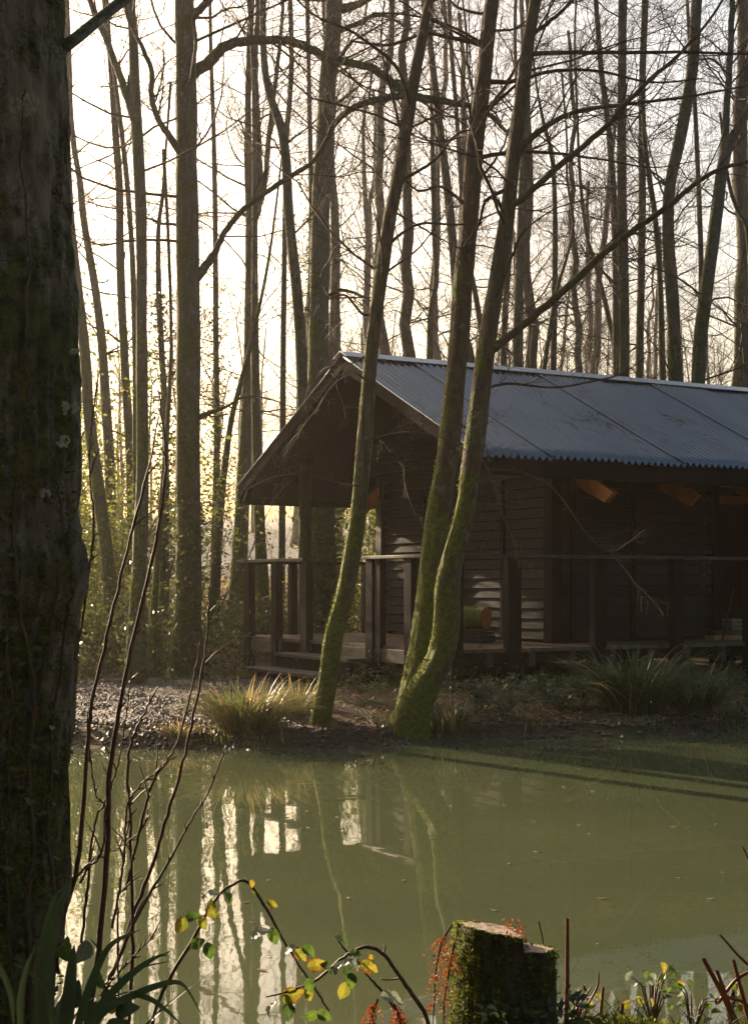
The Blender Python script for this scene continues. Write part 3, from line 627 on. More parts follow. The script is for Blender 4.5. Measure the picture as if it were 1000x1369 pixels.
# ------------------------------------------------------------------ background copies
def build_wood():
    protos = []
    for k in range(6):
        H = 15+k % 3*1.5; n = 26; zz = np.linspace(-0.3, H, n); x = np.cumsum(rng.normal(size=n)*0.06); y = np.cumsum(rng.normal(size=n)*0.06)
        x -= x[0]; y -= y[0]; R = (0.15+0.03*(k % 3))*(1-0.8*(zz/H).clip(0, 1))+0.02
        C = np.stack([x, y, zz], 1); t = empty('woodland_tree', (0, 0, 0), 'x', 'tree')
        m = MB(); trunk_mesh(m, C, R, 8, 0.3, 0.05, seed=k); m.build('trunk', 'bark_far', t)
        tw = MB()
        for q in range(30):
            z = 2.0+(H-2.2)*rng.uniform(); i = int(np.argmin(np.abs(zz-z))); th = rng.uniform(0, 6.28); el = rng.uniform(0.1, 1.0)
            grow(tw, C[i], np.array([math.cos(th)*math.cos(el), math.sin(th)*math.cos(el), math.sin(el)]), rng.uniform(1.2, 3.0), min(R[i]*0.25, 0.024), 0, 3, 0.06, 0.17, 6, 3)
        tw.build('branches', 'twig', t); protos.append(t)
    used = [False]*6
    spots = []
    tries = 0
    while len(spots) < 44 and tries < 6000:
        tries += 1
        y = 29+(95-29)*random.random()**1.15; x = random.uniform(-0.36, 0.36)*y
        if y > 60 or True:
            if any((x-a)**2+(y-b)**2 < (1.3+y*0.018)**2 for a, b in spots): continue
        if -0.26 < x/y < -0.04 and random.random() < (0.9 if y < 50 else .6): continue
        spots.append((x, y))
    for i, (x, y) in enumerate(sorted(spots, key=lambda s: s[1])):
        k = i % 6; o = protos[k] if not used[k] else copy_tree(protos[k]); used[k] = True
        o.location = (x, y, gnd(x, y)); o.rotation_euler = (random.uniform(-.05, .05), random.uniform(-.05, .05), random.uniform(0, 6.28)); s = random.uniform(0.75, 1.2); o.scale = (s, s, s*random.uniform(.9, 1.15))
        px = 500+x/y*F
        side = 'at the left of the photo' if px < 330 else ('behind the middle of the photo' if px < 640 else 'over the right half of the roof')
        dist = 'faded thin bare tree' if y < 55 else 'very distant, palest bare tree'
        tag(o, dist+' of the wood '+side, 'tree', ('nearer faded trees ' if y < 55 else 'palest far trees ')+side)
    # wide of frame, the wood goes on as one mass; also the far edge
    m = MB(); m2 = MB()
    for k in range(110):
        y = random.uniform(97, 128); x = random.uniform(-0.42, 0.42)*y; H = random.uniform(11, 17); z = gnd(x, y)
        C = np.array([[x+random.gauss(0, .1)*j, y, z-0.3+(H+0.3)*j/4] for j in range(5)]); m.tube(C, 0.16*np.linspace(1, .2, 5), 5)
        for q in range(26):
            j = random.uniform(0.6, 4); i = min(int(j), 3); p = C[i]+(C[i+1]-C[i])*(j-i); th = random.uniform(0, 6.28)
            grow(m, p, np.array([math.cos(th)*.8, math.sin(th)*.8, .6]), random.uniform(1.5, 3), .035, 1, 2, .06, .2, 7, 3)
    tag(m.build('distant_wood', 'twig'), 'hazy mass of bare treetops closing the view behind the wood', 'woodland', kind='stuff')
    # unseen wood added behind the camera to block sky light from the front
    m = MB(); cs = []
    for k in range(260):
        th = random.uniform(math.radians(165), math.radians(375)); r = random.uniform(15, 30); x = r*math.cos(th)*1.2; y = r*math.sin(th)*.9+2
        if y > -6 and abs(x) < 14: continue
        H = random.uniform(12, 18); m.tube([(x+random.gauss(0, .1)*j, y, H*j/4) for j in range(5)], 0.2*np.linspace(1, .2, 5), 5)
        n = 260; zz = H*rng.uniform(.12, 1, n); rr = rng.uniform(.1, 1, n)*2.6*(1.15-zz/H); an = rng.uniform(0, 6.28, n); cs.append(np.stack([x+rr*np.cos(an), y+rr*np.sin(an), zz], 1))
    leaf_cloud(m, np.concatenate(cs), .42); tag(m.build('sky_shade_wood', 'leaf_ivy'), 'unseen evergreen wood added behind the camera to shade the scene', 'woodland', kind='stuff')
    # shrubs
    def shrub(seed, H, W, nl, mat, ls):
        t = empty('evergreen_shrub', (0, 0, 0), 'x', 'shrub'); st = MB(); cs = []
        for q in range(12):
            th = rng.uniform(0, 6.28); p = np.array([math.cos(th)*.15, math.sin(th)*.15, -0.1]); dd = np.array([math.cos(th)*W/H*.6, math.sin(th)*W/H*.6, 1.0]); dd /= np.linalg.norm(dd)
            pts = grow(st, p, dd, H*rng.uniform(.6, 1.05), .02, 1, 3, .05, .16, 7, 3)
        for key, lst in st.tubes.items():
            for pts, r in lst:
                if r[0] < .012: cs.extend(list(pts[1:]))
        cs = np.array(cs); cs = cs[rng.integers(0, len(cs), nl)]+rng.normal(size=(nl, 3))*.09; cs[:, 2] = np.maximum(cs[:, 2], .02)
        st.build('stems', 'twig', t); lf = MB(); leaf_cloud(lf, cs, ls); lf.build('foliage', mat, t); return t
    sp = [shrub(1, 3.0, 1.8, 6500, 'leaf_holly', .036), shrub(2, 1.7, 1.8, 4600, 'leaf_holly', .034), shrub(3, 0.9, 1.5, 2800, 'leaf_ivy', .034)]
    su = [False]*3
    L = [ (0,-4.6,21.5,'tall holly bush beside the grey leaning trunk at the left'), (1,-4.0,19.5,'mid-height glossy bush at the foot of the mossy grey trunk'), (2,-3.2,18.6,'low ivy bush at the left edge of the gravel'),
          (0,-3.6,23.5,'tall evergreen bush behind the small ivy-wrapped tree'), (2,-2.6,18.8,'low ivy bush at the right foot of the big dark trunk'), 
          (2,-2.7,23.6,'low bush left of the corner of the deck'), (0,0.5,25.5,'tall evergreen bush seen under the porch roof'),
          (2,-1.2,22.2,'low bush seen between the railing posts'), (1,-0.6,24.5,'mid-height bush at the right foot of the stout gable trunk'), (0,-6.2,27.5,'tall dim holly far left, enlarged to block the low sun'),
           (2,-3.9,17.6,'low ivy patch by the great trunk at the left'), (0,2.6,28.5,'tall evergreen behind the roof left half'), (0,6.3,28.0,'tall evergreen showing above the ridge at the right'), (1,-5.6,24.0,'mid-height bush beyond the grey leaning trunk'),
          ]
    for k, x, y, lb in L:
        o = sp[k] if not su[k] else copy_tree(sp[k]); su[k] = True
        s = random.uniform(.85, 1.15) if x > -6 else 1.55; o.location = (x, y, gnd(x, y)); o.scale = (s, s, s); o.rotation_euler = (0, 0, random.uniform(0, 6.28)); tag(o, lb, 'shrub', 'evergreen shrubs under the trees')  # far-left holly scaled up to keep sun patches off the cabin end wall
    # bare brushwood
    m = MB()
    for k in range(130):
        y = random.uniform(19, 44); x = random.uniform(-.3, .3)*y
        if -1.8 < x and y < 28 and x > -1.8+(y-19)*.3: continue
        th = random.uniform(0, 6.28); grow(m, (x, y, gnd(x, y)), np.array([math.cos(th)*.4, math.sin(th)*.4, 1]), random.uniform(1.2, 3.4), .012, 1, 3, .03, .2, 5, 3)
    tag(m.build('brushwood', 'twig'), 'tangle of bare brushwood under the trees', 'undergrowth', kind='stuff')
    cs = []  # bracken added to brighten the left wood, golden light put into its colour
    for k in range(420):
        y = random.uniform(18.2, 42); x = y*random.uniform(-.27, .02)
        if x > -2.0+(y-19)*.02 and y < 27: continue
        h = random.uniform(.15, .55)
        for q in range(60):
            r = rng.normal(size=3); cs.append((x+r[0]*.28, y+r[1]*.28, gnd(x, y)+abs(r[2])*h*.6))
    m = MB(); leaf_cloud(m, cs, .040, flat=.2); tag(m.build('golden_light_bracken', 'bracken'), 'dead bracken and bramble added under the left trees, golden light put into the colour', 'undergrowth', kind='stuff')
    # leaf litter and ground cover
    cs = []
    for k in range(9000):
        x = random.uniform(-4.5, 7); y = far_shore(x)+0.1+random.random()**1.4*(6 if x > -.4 else 9)
        if x < -0.5 and y < 17: 
            if random.random() < .93: continue
        cs.append((x, y, gnd(x, y)+.02))
    m = MB(); leaf_cloud(m, cs, .03, flat=.6); tag(m.build('leaf_litter', 'leaf_dead'), 'brown fallen leaves carpeting the far bank', 'leaf litter', kind='stuff')
    cs = []
    for k in range(260):
        x = random.uniform(-5, 7.5); y = far_shore(x)+.25+random.random()*(5 if x > -.4 else 12)
        if x < -.4 and y < 17.6: continue
        h = random.uniform(.05, .22)
        for q in range(45): cs.append((x+random.gauss(0, .14), y+random.gauss(0, .14), gnd(x, y)+abs(random.gauss(0, h))))
    m = MB(); leaf_cloud(m, cs, .026, flat=.3); tag(m.build('ground_cover', 'leaf_ivy'), 'low ivy and bramble leaves creeping over the bank', 'ground cover', kind='stuff')

# ------------------------------------------------------------------ cabin
UA = np.array([0.862, 0.507, 0]); UA /= np.linalg.norm(UA); VA = np.array([-UA[1], UA[0], 0]); ZA = np.array([0, 0, 1.0]); AX = np.stack([UA, VA, ZA])
CO = np.array([0.83, 15.5, 0.0]); DK = 0.66
def H(u, v, z): return CO+UA*u+VA*v+ZA*z
EV, RG, PW = 2.70, 4.12, 5.88     # eave, ridge height above water, roof width
PT = (RG-EV)/(PW/2)
def build_cabin():
    cab = empty('cabin', H(2, 2.9, 0.2), 'black timber cabin with a corrugated metal roof and railed deck over the far bank', 'cabin')
    def bx(name, u, v, z, mat, par=None, bev=0.004):
        m = MB(); m.box(H((u[0]+u[1])/2, (v[0]+v[1])/2, (z[0]+z[1])/2), (u[1]-u[0], v[1]-v[0], z[1]-z[0]), AX); return m.build(name, mat, par or cab, False, bevel=bev)
    U0, U1 = 0.30, 11.5
    # corrugated slopes: front in sheets
    def slope(name, u0, u1, back, par, lift=0.0):
        m = MB(); p = 0.095; nu = int((u1-u0)/p*8)+1; us = np.linspace(u0, u1, nu); nv = 14; vv = []
        for u in us:
            c = 0.0235*math.sin(2*math.pi*(u-U0)/p)
            for k in range(nv):
                s = k/(nv-1); v = -0.02+(PW/2+0.0)*s; z = EV+PT*(v)+c+lift+0.004*math.sin(u*3+v*2)
                if back: v = PW-v
                vv.append(H(u, v, z))
        i = np.arange(nu-1)[:, None]; j = np.arange(nv-1)[None, :]; a = i*nv+j; m.add(vv, np.stack([a, a+1, a+nv+1, a+nv], axis=2).reshape(-1, 4))
        o = m.build(name, 'roof', par); so = o.modifiers.new('s', 'SOLIDIFY'); so.thickness = 0.0015; so.offset = 0
        return o
    rf = bx('roof', (U0+0.06, U1), (PW/2-0.05, PW/2+0.05), (RG-0.32, RG-0.12), 'blackwood')
    for k in range(12): slope('roof_sheet', U0+k*0.95, min(U0+(k+1)*0.95+0.045, U1), False, rf, 0.02 if k % 2 else 0.0)
    slope('roof_sheet', U0, U1, True, rf)
    # boarded underside, both slopes
    for back in (False, True):
        m = MB(); s = -1 if back else 1
        def q(u, v, dz): return H(u, PW-v if back else v, EV+PT*v-dz)
        c = [q(u, v, dz) for u in (U0+0.05, U1) for v in (0.03, PW/2) for dz in (0.03, 0.055)]
        m.add(c, [[0, 1, 3, 2], [4, 6, 7, 5], [0, 4, 5, 1], [2, 3, 7, 6], [0, 2, 6, 4], [1, 5, 7, 3]]); m.build('roof_lining', 'blackwood', rf, False)
        for uu in list(np.arange(U0+0.10, U1, 0.62)):
            m = MB(); c = [q(u, v, dz) for u in (uu-.025, uu+.025) for v in (0.42, PW/2-.03) for dz in (0.056, 0.18)]
            m.add(c, [[0, 1, 3, 2], [4, 6, 7, 5], [0, 4, 5, 1], [2, 3, 7, 6], [0, 2, 6, 4], [1, 5, 7, 3]]); m.build('rafter', 'blackwood', rf, False)
        # bargeboard along the gable edge
        m = MB(); c = [q(u, v, dz) for u in (U0+0.015, U0+0.045) for v in (0.0, PW/2) for dz in (0.022, 0.17)]
        m.add(c, [[0, 1, 3, 2], [4, 6, 7, 5], [0, 4, 5, 1], [2, 3, 7, 6], [0, 2, 6, 4], [1, 5, 7, 3]]); m.build('bargeboard', 'blackwood_shaded', rf, False)
    # eave beams
    bx('eave_beam', (U0+0.08, U1), (0.30, 0.42), (EV-0.18, EV+0.10), 'blackwood', rf)
    bx('eave_beam', (U0+0.02, U1), (0.01, 0.04), (EV-0.20, EV-0.02), 'blackwood', rf)
    bx('eave_beam', (U0+0.08, U1), (PW-0.42, PW-0.30), (EV-0.18, EV+0.10), 'blackwood', rf)
    bx('eave_beam', (U0+0.02, U1), (PW-0.04, PW-0.01), (EV-0.26, EV-0.02), 'blackwood', rf)
    # ridge cap
    m = MB(); 
    for s in (-1, 1):
        c = [H(u, PW/2+s*dv, RG-abs(dv)*PT+0.05+e) for u in (U0-0.02, U1) for dv in (0, 0.16) for e in (0, 0.004)]
        m.add(c, [[0, 1, 3, 2], [4, 6, 7, 5], [0, 4, 5, 1], [2, 3, 7, 6], [0, 2, 6, 4], [1, 5, 7, 3]])
    m.build('ridge_cap', 'galv', rf, False)
    m = MB(); m.tube([H(U0-0.02, PW/2, RG+0.03), H(U1, PW/2, RG+0.03)], [0.022, 0.022], 10); m.build('ridge_roll', 'galv', rf)
    # roof debris
    # orange rafter tails
    for uu in (2.30, 3.55, 4.8, 6.1):
        m = MB(); prof = [(0.88, 2.49), (0.35, 2.27), (0.19, 2.375), (0.44, 2.50), (0.88, 2.71)]
        c = [H(uu+s*.035, v, z) for s in (-1, 1) for v, z in prof]; n = 5
        m.add(c, [[k, (k+1) % n, (k+1) % n+n, k+n] for k in range(n)]); m.add(c, [[4, 3, 2, 1, 0], [5, 6, 7, 8, 9]]); m.build('rafter_tail', 'orange', cab, False, bevel=.003)
    for uu in (1.9,):
        m = MB(); prof = [(4.72, 2.49), (5.25, 2.27), (5.42, 2.375), (5.15, 2.50), (4.72, 2.66)]
        c = [H(uu+s*.03, v, z) for s in (-1, 1) for v, z in prof]; n = 5
        m.add(c, [[k, (k+1) % n, (k+1) % n+n, k+n] for k in range(n)]); m.add(c, [[4, 3, 2, 1, 0], [5, 6, 7, 8, 9]]); m.build('rafter_tail', 'orange', cab, False, bevel=.003)
    # walls of lapped planks
    WU, WV0, WV1 = 1.96, 0.90, 4.70
    def planks(name, a, b, z0, z1, axis, off, n, par=None, core=0.04, ztop=None):
        m = MB(); h = (z1-z0)/n
        for k in range(n):
            za, zb = z0+k*h, z0+(k+1)*h-0.012
            if axis == 'v':   # faces -u
                pr = [(off+core, za), (off-0.030, za), (off-0.006, zb), (off+core, zb)]
                ends = (a, b)
                if ztop: 
                    va = max(a, (z1*0+zb-ztop)/PT) if zb > EV else a; 
                    ends = (max(a, (zb-ztop)/PT), min(b, PW-(zb-ztop)/PT))
                    if ends[1]-ends[0] < .1: continue
                c = [H(p, v, z) for v in ends for p, z in pr]
            else:
                pr = [(off+core, za), (off-0.030, za), (off-0.006, zb), (off+core, zb)]
                c = [H(u, p, z) for u in (a, b) for p, z in pr]
            m.add(c, [[k2, (k2+1) % 4, (k2+1) % 4+4, k2+4] for k2 in range(4)]+[[3, 2, 1, 0], [4, 5, 6, 7]])
        return m.build(name, 'plank', par or cab, False)
    ew = planks('end_wall', WV0, WV1, DK+0.04, EV-0.1, 'v', WU, 16)
    planks('gable_boards', WV0-0.5, WV1+0.5, EV-0.1, RG-0.2, 'v', WU+.01, 10, ew, ztop=EV-0.08)
    for v in (1.85, 2.75, 3.65): bx('batten', (WU-0.055, WU-0.018), (v-.03, v+.03), (DK+.03, EV-.1), 'blackwood', ew)
    # doorway in the end wall: dark frame
    bx('corner_post', (WU-0.06, WU+0.08), (WV0-0.06, WV0+0.10), (DK, EV+.1), 'blackwood'); bx('corner_post', (WU-0.06, WU+0.06), (WV1-.02, WV1+.12), (DK, EV+.1), 'railwood')
    DU0, DU1 = 4.42, 5.75
    fw = planks('front_wall', WU+0.1, DU0, DK+.04, EV+.15, 'u', WV0, 17); planks('front_wall', DU1, U1-.3, DK+.04, EV+.15, 'u', WV0, 17)
    for u in (2.22, 3.12): bx('batten', (u-.03, u+.03), (WV0-.055, WV0-.018), (DK+.03, EV-.05), 'blackwood', fw)
    for u in (DU0+.02, DU1-.02): bx('door_jamb', (u-.05, u+.05), (WV0-.06, WV0+.10), (DK+.03, EV), 'blackwood')
    # open doorway: inner lining and stud frame in raw orange wood
    bx('interior_wall', (WU+.1, U1-.3), (2.9, 2.95), (DK, EV+.4), 'blackwood')
    bx('interior_stud', (DU0+.09, DU0+.15), (WV0+.12, WV0+.2), (DK, EV), 'orange'); bx('interior_stud', (DU0+.40, DU0+.46), (WV0+.5, WV0+.6), (DK, EV+.2), 'orange')
    bx('interior_stud', (DU0+.16, DU1-.16), (WV0+.5, WV0+.56), (EV-.32, EV-.22), 'orange'); bx('interior_rail', (DU0+.1, DU1-.1), (WV0+.12, WV0+.18), (EV-.14, EV-.02), 'orange')
    bx('back_wall', (WU+.08, U1-.3), (WV1, WV1+.05), (DK, EV+.15), 'blackwood')
    bx('interior_floor', (WU+.1, U1-.3), (WV0+.1, 4.68), (DK-.03, DK+.02), 'deckwood')
    # deck: boards run along v
    dk = bx('deck', (0.06, U1), (0.06, 5.08), (DK-.16, DK-.045), 'blackwood')
    m = MB(); u = 0.0
    while u < U1:
        vb = 5.15; m.box(H(u+.068, vb/2, DK-.02+random.uniform(-.002, .002)), (.132, vb, .04), AX); u += .14
    m.build('deck_boards', 'deckwood', dk, False, bevel=.003)
    for uu in np.arange(.45, U1, .55):
        bx('joist_end', (uu-.04, uu+.04), (0.0, .06), (DK-.20, DK-.05), 'railwood', dk)
    bx('deck_fascia', (-.025, 0.0), (-.02, 2.35), (DK-.19, DK-.04), 'railwood', dk); bx('deck_fascia', (-.025, 0.0), (3.9, 5.1), (DK-.19, DK-.04), 'railwood', dk)
    # posts, going down into the bank
    def post(u, v, w=.15, top=DK+1.0-.03, bot=None, dw=.10):
        x, y, _ = H(u, v, 0); b = gnd(x, y)-.15 if bot is None else bot
        bx('railing_post', (u-dw/2, u+dw/2), (v-w/2, v+w/2), (b, top), 'blackwood', rail_p)
    rail_p = bx('railing', (0.0-.075, .075), (-.07, 1.78), (DK+.965, DK+1.0), 'railwood')
    bx('handrail', (-.075, .075), (3.22, 5.12), (DK+.965, DK+1.0), 'railwood', rail_p); bx('handrail', (.078, U1), (-.07, .07), (DK+.965, DK+.999), 'railwood', rail_p)
    bx('handrail', (.078, WU), (5.0, 5.1), (DK+.95, DK+.985), 'blackwood', rail_p)
    for v in (4.86, 4.07, 3.26): post(0, v, .15, bot=.0 if v < 4 else None)
    post(0, 1.67, .15, dw=.10); post(0.0, 1.50, .12, dw=.08); post(0, .84); post(.02, .66, .1, dw=.06); post(0, 0, .14, dw=.14)
    for u in (.72, 1.88, 3.0, 4.15, 5.3, 6.4):
        post(u, 0, .10, dw=.13); post(u+.115, .03, .06, dw=.05)
    for u in (.73, 1.87): post(u, 5.04, .1)
    # steps
    st = bx('steps', (-.60, -.50), (1.75, 3.15), (.02, .20), 'blackwood')
    def tread(u0, u1, v0, v1, z): bx('tread', (u0, u1), (v0, v1), (z-.04, z), 'railwood', st)
    tread(-.36, .0-.028, 1.60, 3.45, DK-.155); tread(-.72, -.38, 1.72, 3.62, DK-.325)
    bx('riser', (-.30, -.27), (1.64, 3.4), (.22, DK-.196), 'blackwood', st); bx('riser', (-.66, -.63), (1.78, 3.56), (.06, DK-.366), 'blackwood', st)
    for v in (1.66, 2.5, 3.3): bx('stringer', (-.62, -.05), (v, v+.05), (.05, .28), 'blackwood', st)
    # footings
    for u in (1.25, 1.55, 2.45, 3.05, 4.4):
        m = MB(); x, y, _ = H(u, .55, 0); g = gnd(x, y); C = np.array([[x, y, g-.1], [x, y, g+.12], [x, y, g+.16], [x, y, g+.22]]); m.tube(C, [.05, .045, .045, .04], 14); m.build('footing', 'concrete', cab)
    for u in (1.2, 2.9, 4.5, 6.5):
        for v in (.9, 2.8, 4.7): x, y, _ = H(u, v, 0); bx('pile', (u-.07, u+.07), (v-.07, v+.07), (gnd(x, y)-.1, DK-.16), 'blackwood')
    # things on the deck
    def crate_box(name, label, u, v, sz, mat, rot=0, tilt=0, z=DK, slats=3):
        c = H(u, v, z); t = empty(name, c, label, 'crate' if name == 'crate' else 'bench'); 
        a = math.radians(rot); ax = np.array([UA*math.cos(a)+VA*math.sin(a), -UA*math.sin(a)+VA*math.cos(a), ZA])
        L, W, Hh = sz; h = Hh/slats
        for k in range(slats):
            for s in (-1, 1):
                m = MB(); m.box(c+ax[1]*s*(W/2-.008)+ZA*(h*(k+.5)), (L, .016, h-.012), ax); m.build('slat', mat, t, False, bevel=.002)
                m = MB(); m.box(c+ax[0]*s*(L/2-.008)+ZA*(h*(k+.5)), (.016, W-.034, h-.012), ax); m.build('slat', mat, t, False, bevel=.002)
        m = MB(); m.box(c+ZA*.012, (L-.04, W-.04, .015), ax); m.build('bottom', mat, t, False); return t, ax
    # log on low bench against end wall
    t, ax = crate_box('wooden_bench', 'low dark box bench against the cabin end wall', 1.22, 1.62, (.62, .34, .13), 'railwood', -64)
    m = MB(); m.box(H(1.22, 1.62, DK+.145), (.64, .36, .022), ax); m.build('seat', 'railwood', t, False)
    LX = ax[0]; LY = ax[1]; c = H(1.22, 1.62, DK+.16+.125); lg = empty('mossy_log', c-ZA*.12, 'short mossy log with an orange cut end on the low bench', 'log')
    C = np.array([c+LX*s for s in np.linspace(-.29, .29, 16)]); m = MB()
    an = np.linspace(0, 2*np.pi, 20, endpoint=False); vs = []
    for i, p in enumerate(C):
        for a in an: 
            r = .125*(1+.10*mnoise.noise(Vector((math.cos(a)*2, math.sin(a)*2, i*.5)))); vs.append(p+LY*math.cos(a)*r+ZA*math.sin(a)*r)
    i = np.arange(15)[:, None]; j = np.arange(20)[None, :]; a = i*20+j; b = i*20+(j+1) % 20; m.add(vs, np.stack([a, b, b+20, a+20], axis=2).reshape(-1, 4)); m.build('bark', 'bark_moss', lg)
    for e, s in ((0, -1), (15, 1)):
        m = MB(); m.add([v+LX*s*.001 for v in vs[e*20:e*20+20]]+[C[e]+LX*s*.002], [[k, (k+1) % 20, 20] for k in range(20)]); m.build('cut_end', 'orange', lg)
    cs = [c+LX*random.gauss(-.08, .10)+LY*math.cos(q)*.13+ZA*math.sin(q)*.13 for q in (random.uniform(-2.6, 1.6) for _ in range(330))]
    m = MB(); leaf_cloud(m, cs, .022); m.build('moss', 'moss', lg)
    # by the door
    for k, (u, z, mt, lb) in enumerate(((4.46, DK+.0, 'palewood', 'pale sawn board lying flat across the cabin doorway'), (4.48, DK+.055, 'deckwood', 'darker board lying on the pale board in the cabin doorway'))):
        c = H(u, .72, z); t = empty('board', c, lb, 'board'); m = MB(); m.box(c+ZA*.026, (.52, .16, .05), AX); m.build('plank', mt, t, False, bevel=.004)
    t, ax = crate_box('crate', 'small weathered slatted crate on the boards in the doorway', 4.62, .74, (.26, .14, .15), 'crate', 8, z=DK+.11)
    c = H(4.30, .60, DK); t = empty('leaning_board', c, 'thin dark stick leaning in the cabin doorway', 'stick'); m = MB(); m.tube([c+ZA*.002, c+UA*.18+ZA*.62], [.012, .010], 8); m.build('stick', 'twig', t)
    # debris on the roof
    cs = []
    for k in range(620):
        cu, cv = random.choice([(3.0, 1.35, ), (3.3, 1.0), (3.9, .75), (4.3, 1.5), (3.6, 1.7), (2.1, 1.2)]); u = random.gauss(cu, .28); v = random.gauss(cv, .16)
        if random.random() < .10: u = random.uniform(.8, 7); v = random.uniform(.2, 2.7)
        if random.random() < .0: continue
        cs.append(H(u, v, EV+PT*v+.022))
    m = MB(); leaf_cloud(m, cs[:480], .016, flat=.5)
    for c in cs[480:]: 
        th = random.uniform(0, 6.28); d = UA*math.cos(th)+(VA+ZA*PT)*math.sin(th); m.tube([c, c+d*.05+ZA*.008, c+d*.12], [.003, .003, .002], 3)
    tag(m.build('roof_debris', 'leaf_dead'), 'fallen leaves and twigs caught on the roof sheets', 'leaf litter', kind='stuff')
    # scrap on the ground by the steps
    return cab

# ------------------------------------------------------------------ grasses
def clump(name, label, cat, x, y, n, hgt, spread, width, mats, group=None, dry=.15, lean=(0, 0), z=None, droop=1.0):
    g = gnd(x, y) if z is None else z
    t = empty(name, (x, y, g), label, cat, group); groups = {}
    for k in range(n):
        th = random.uniform(0, 6.28); r = spread*.35*math.sqrt(random.random()); p = np.array([x+math.cos(th)*r, y+math.sin(th)*r*.7, g-.03])
        th2 = th+random.gauss(0, .5); L = hgt*random.uniform(.55, 1.15); out = spread*random.uniform(.25, 1.0)
        d = np.array([math.cos(th2)*out+lean[0], math.sin(th2)*out*.8+lean[1], 0]); w = width*random.uniform(.6, 1.2)
        side = np.cross(d+np.array([0, 0, .001]), ZA); side /= np.linalg.norm(side)+1e-9; ns = 7; vs = []; dr = random.uniform(.3, 1.1)*droop
        for i in range(ns):
            s = i/(ns-1); q = p+d*(s**1.5)+ZA*(L*(s-dr*.62*s**2.6)); ww = w*(1-s**2.2)*(.6+.4*min(1, s*4))+.0006
            vs += [q-side*ww/2, q+ZA*(-ww*.25), q+side*ww/2]
        f = []
        for i in range(ns-1): f += [[i*3, i*3+1, i*3+4, i*3+3], [i*3+1, i*3+2, i*3+5, i*3+4]]
        mt = mats[1] if random.random() < dry else mats[0]
        groups.setdefault(mt, MB()).add(vs, f)
    for mt, m in groups.items(): m.build('dry_blades' if mt == mats[1] else 'blades', mt, t)
    return t

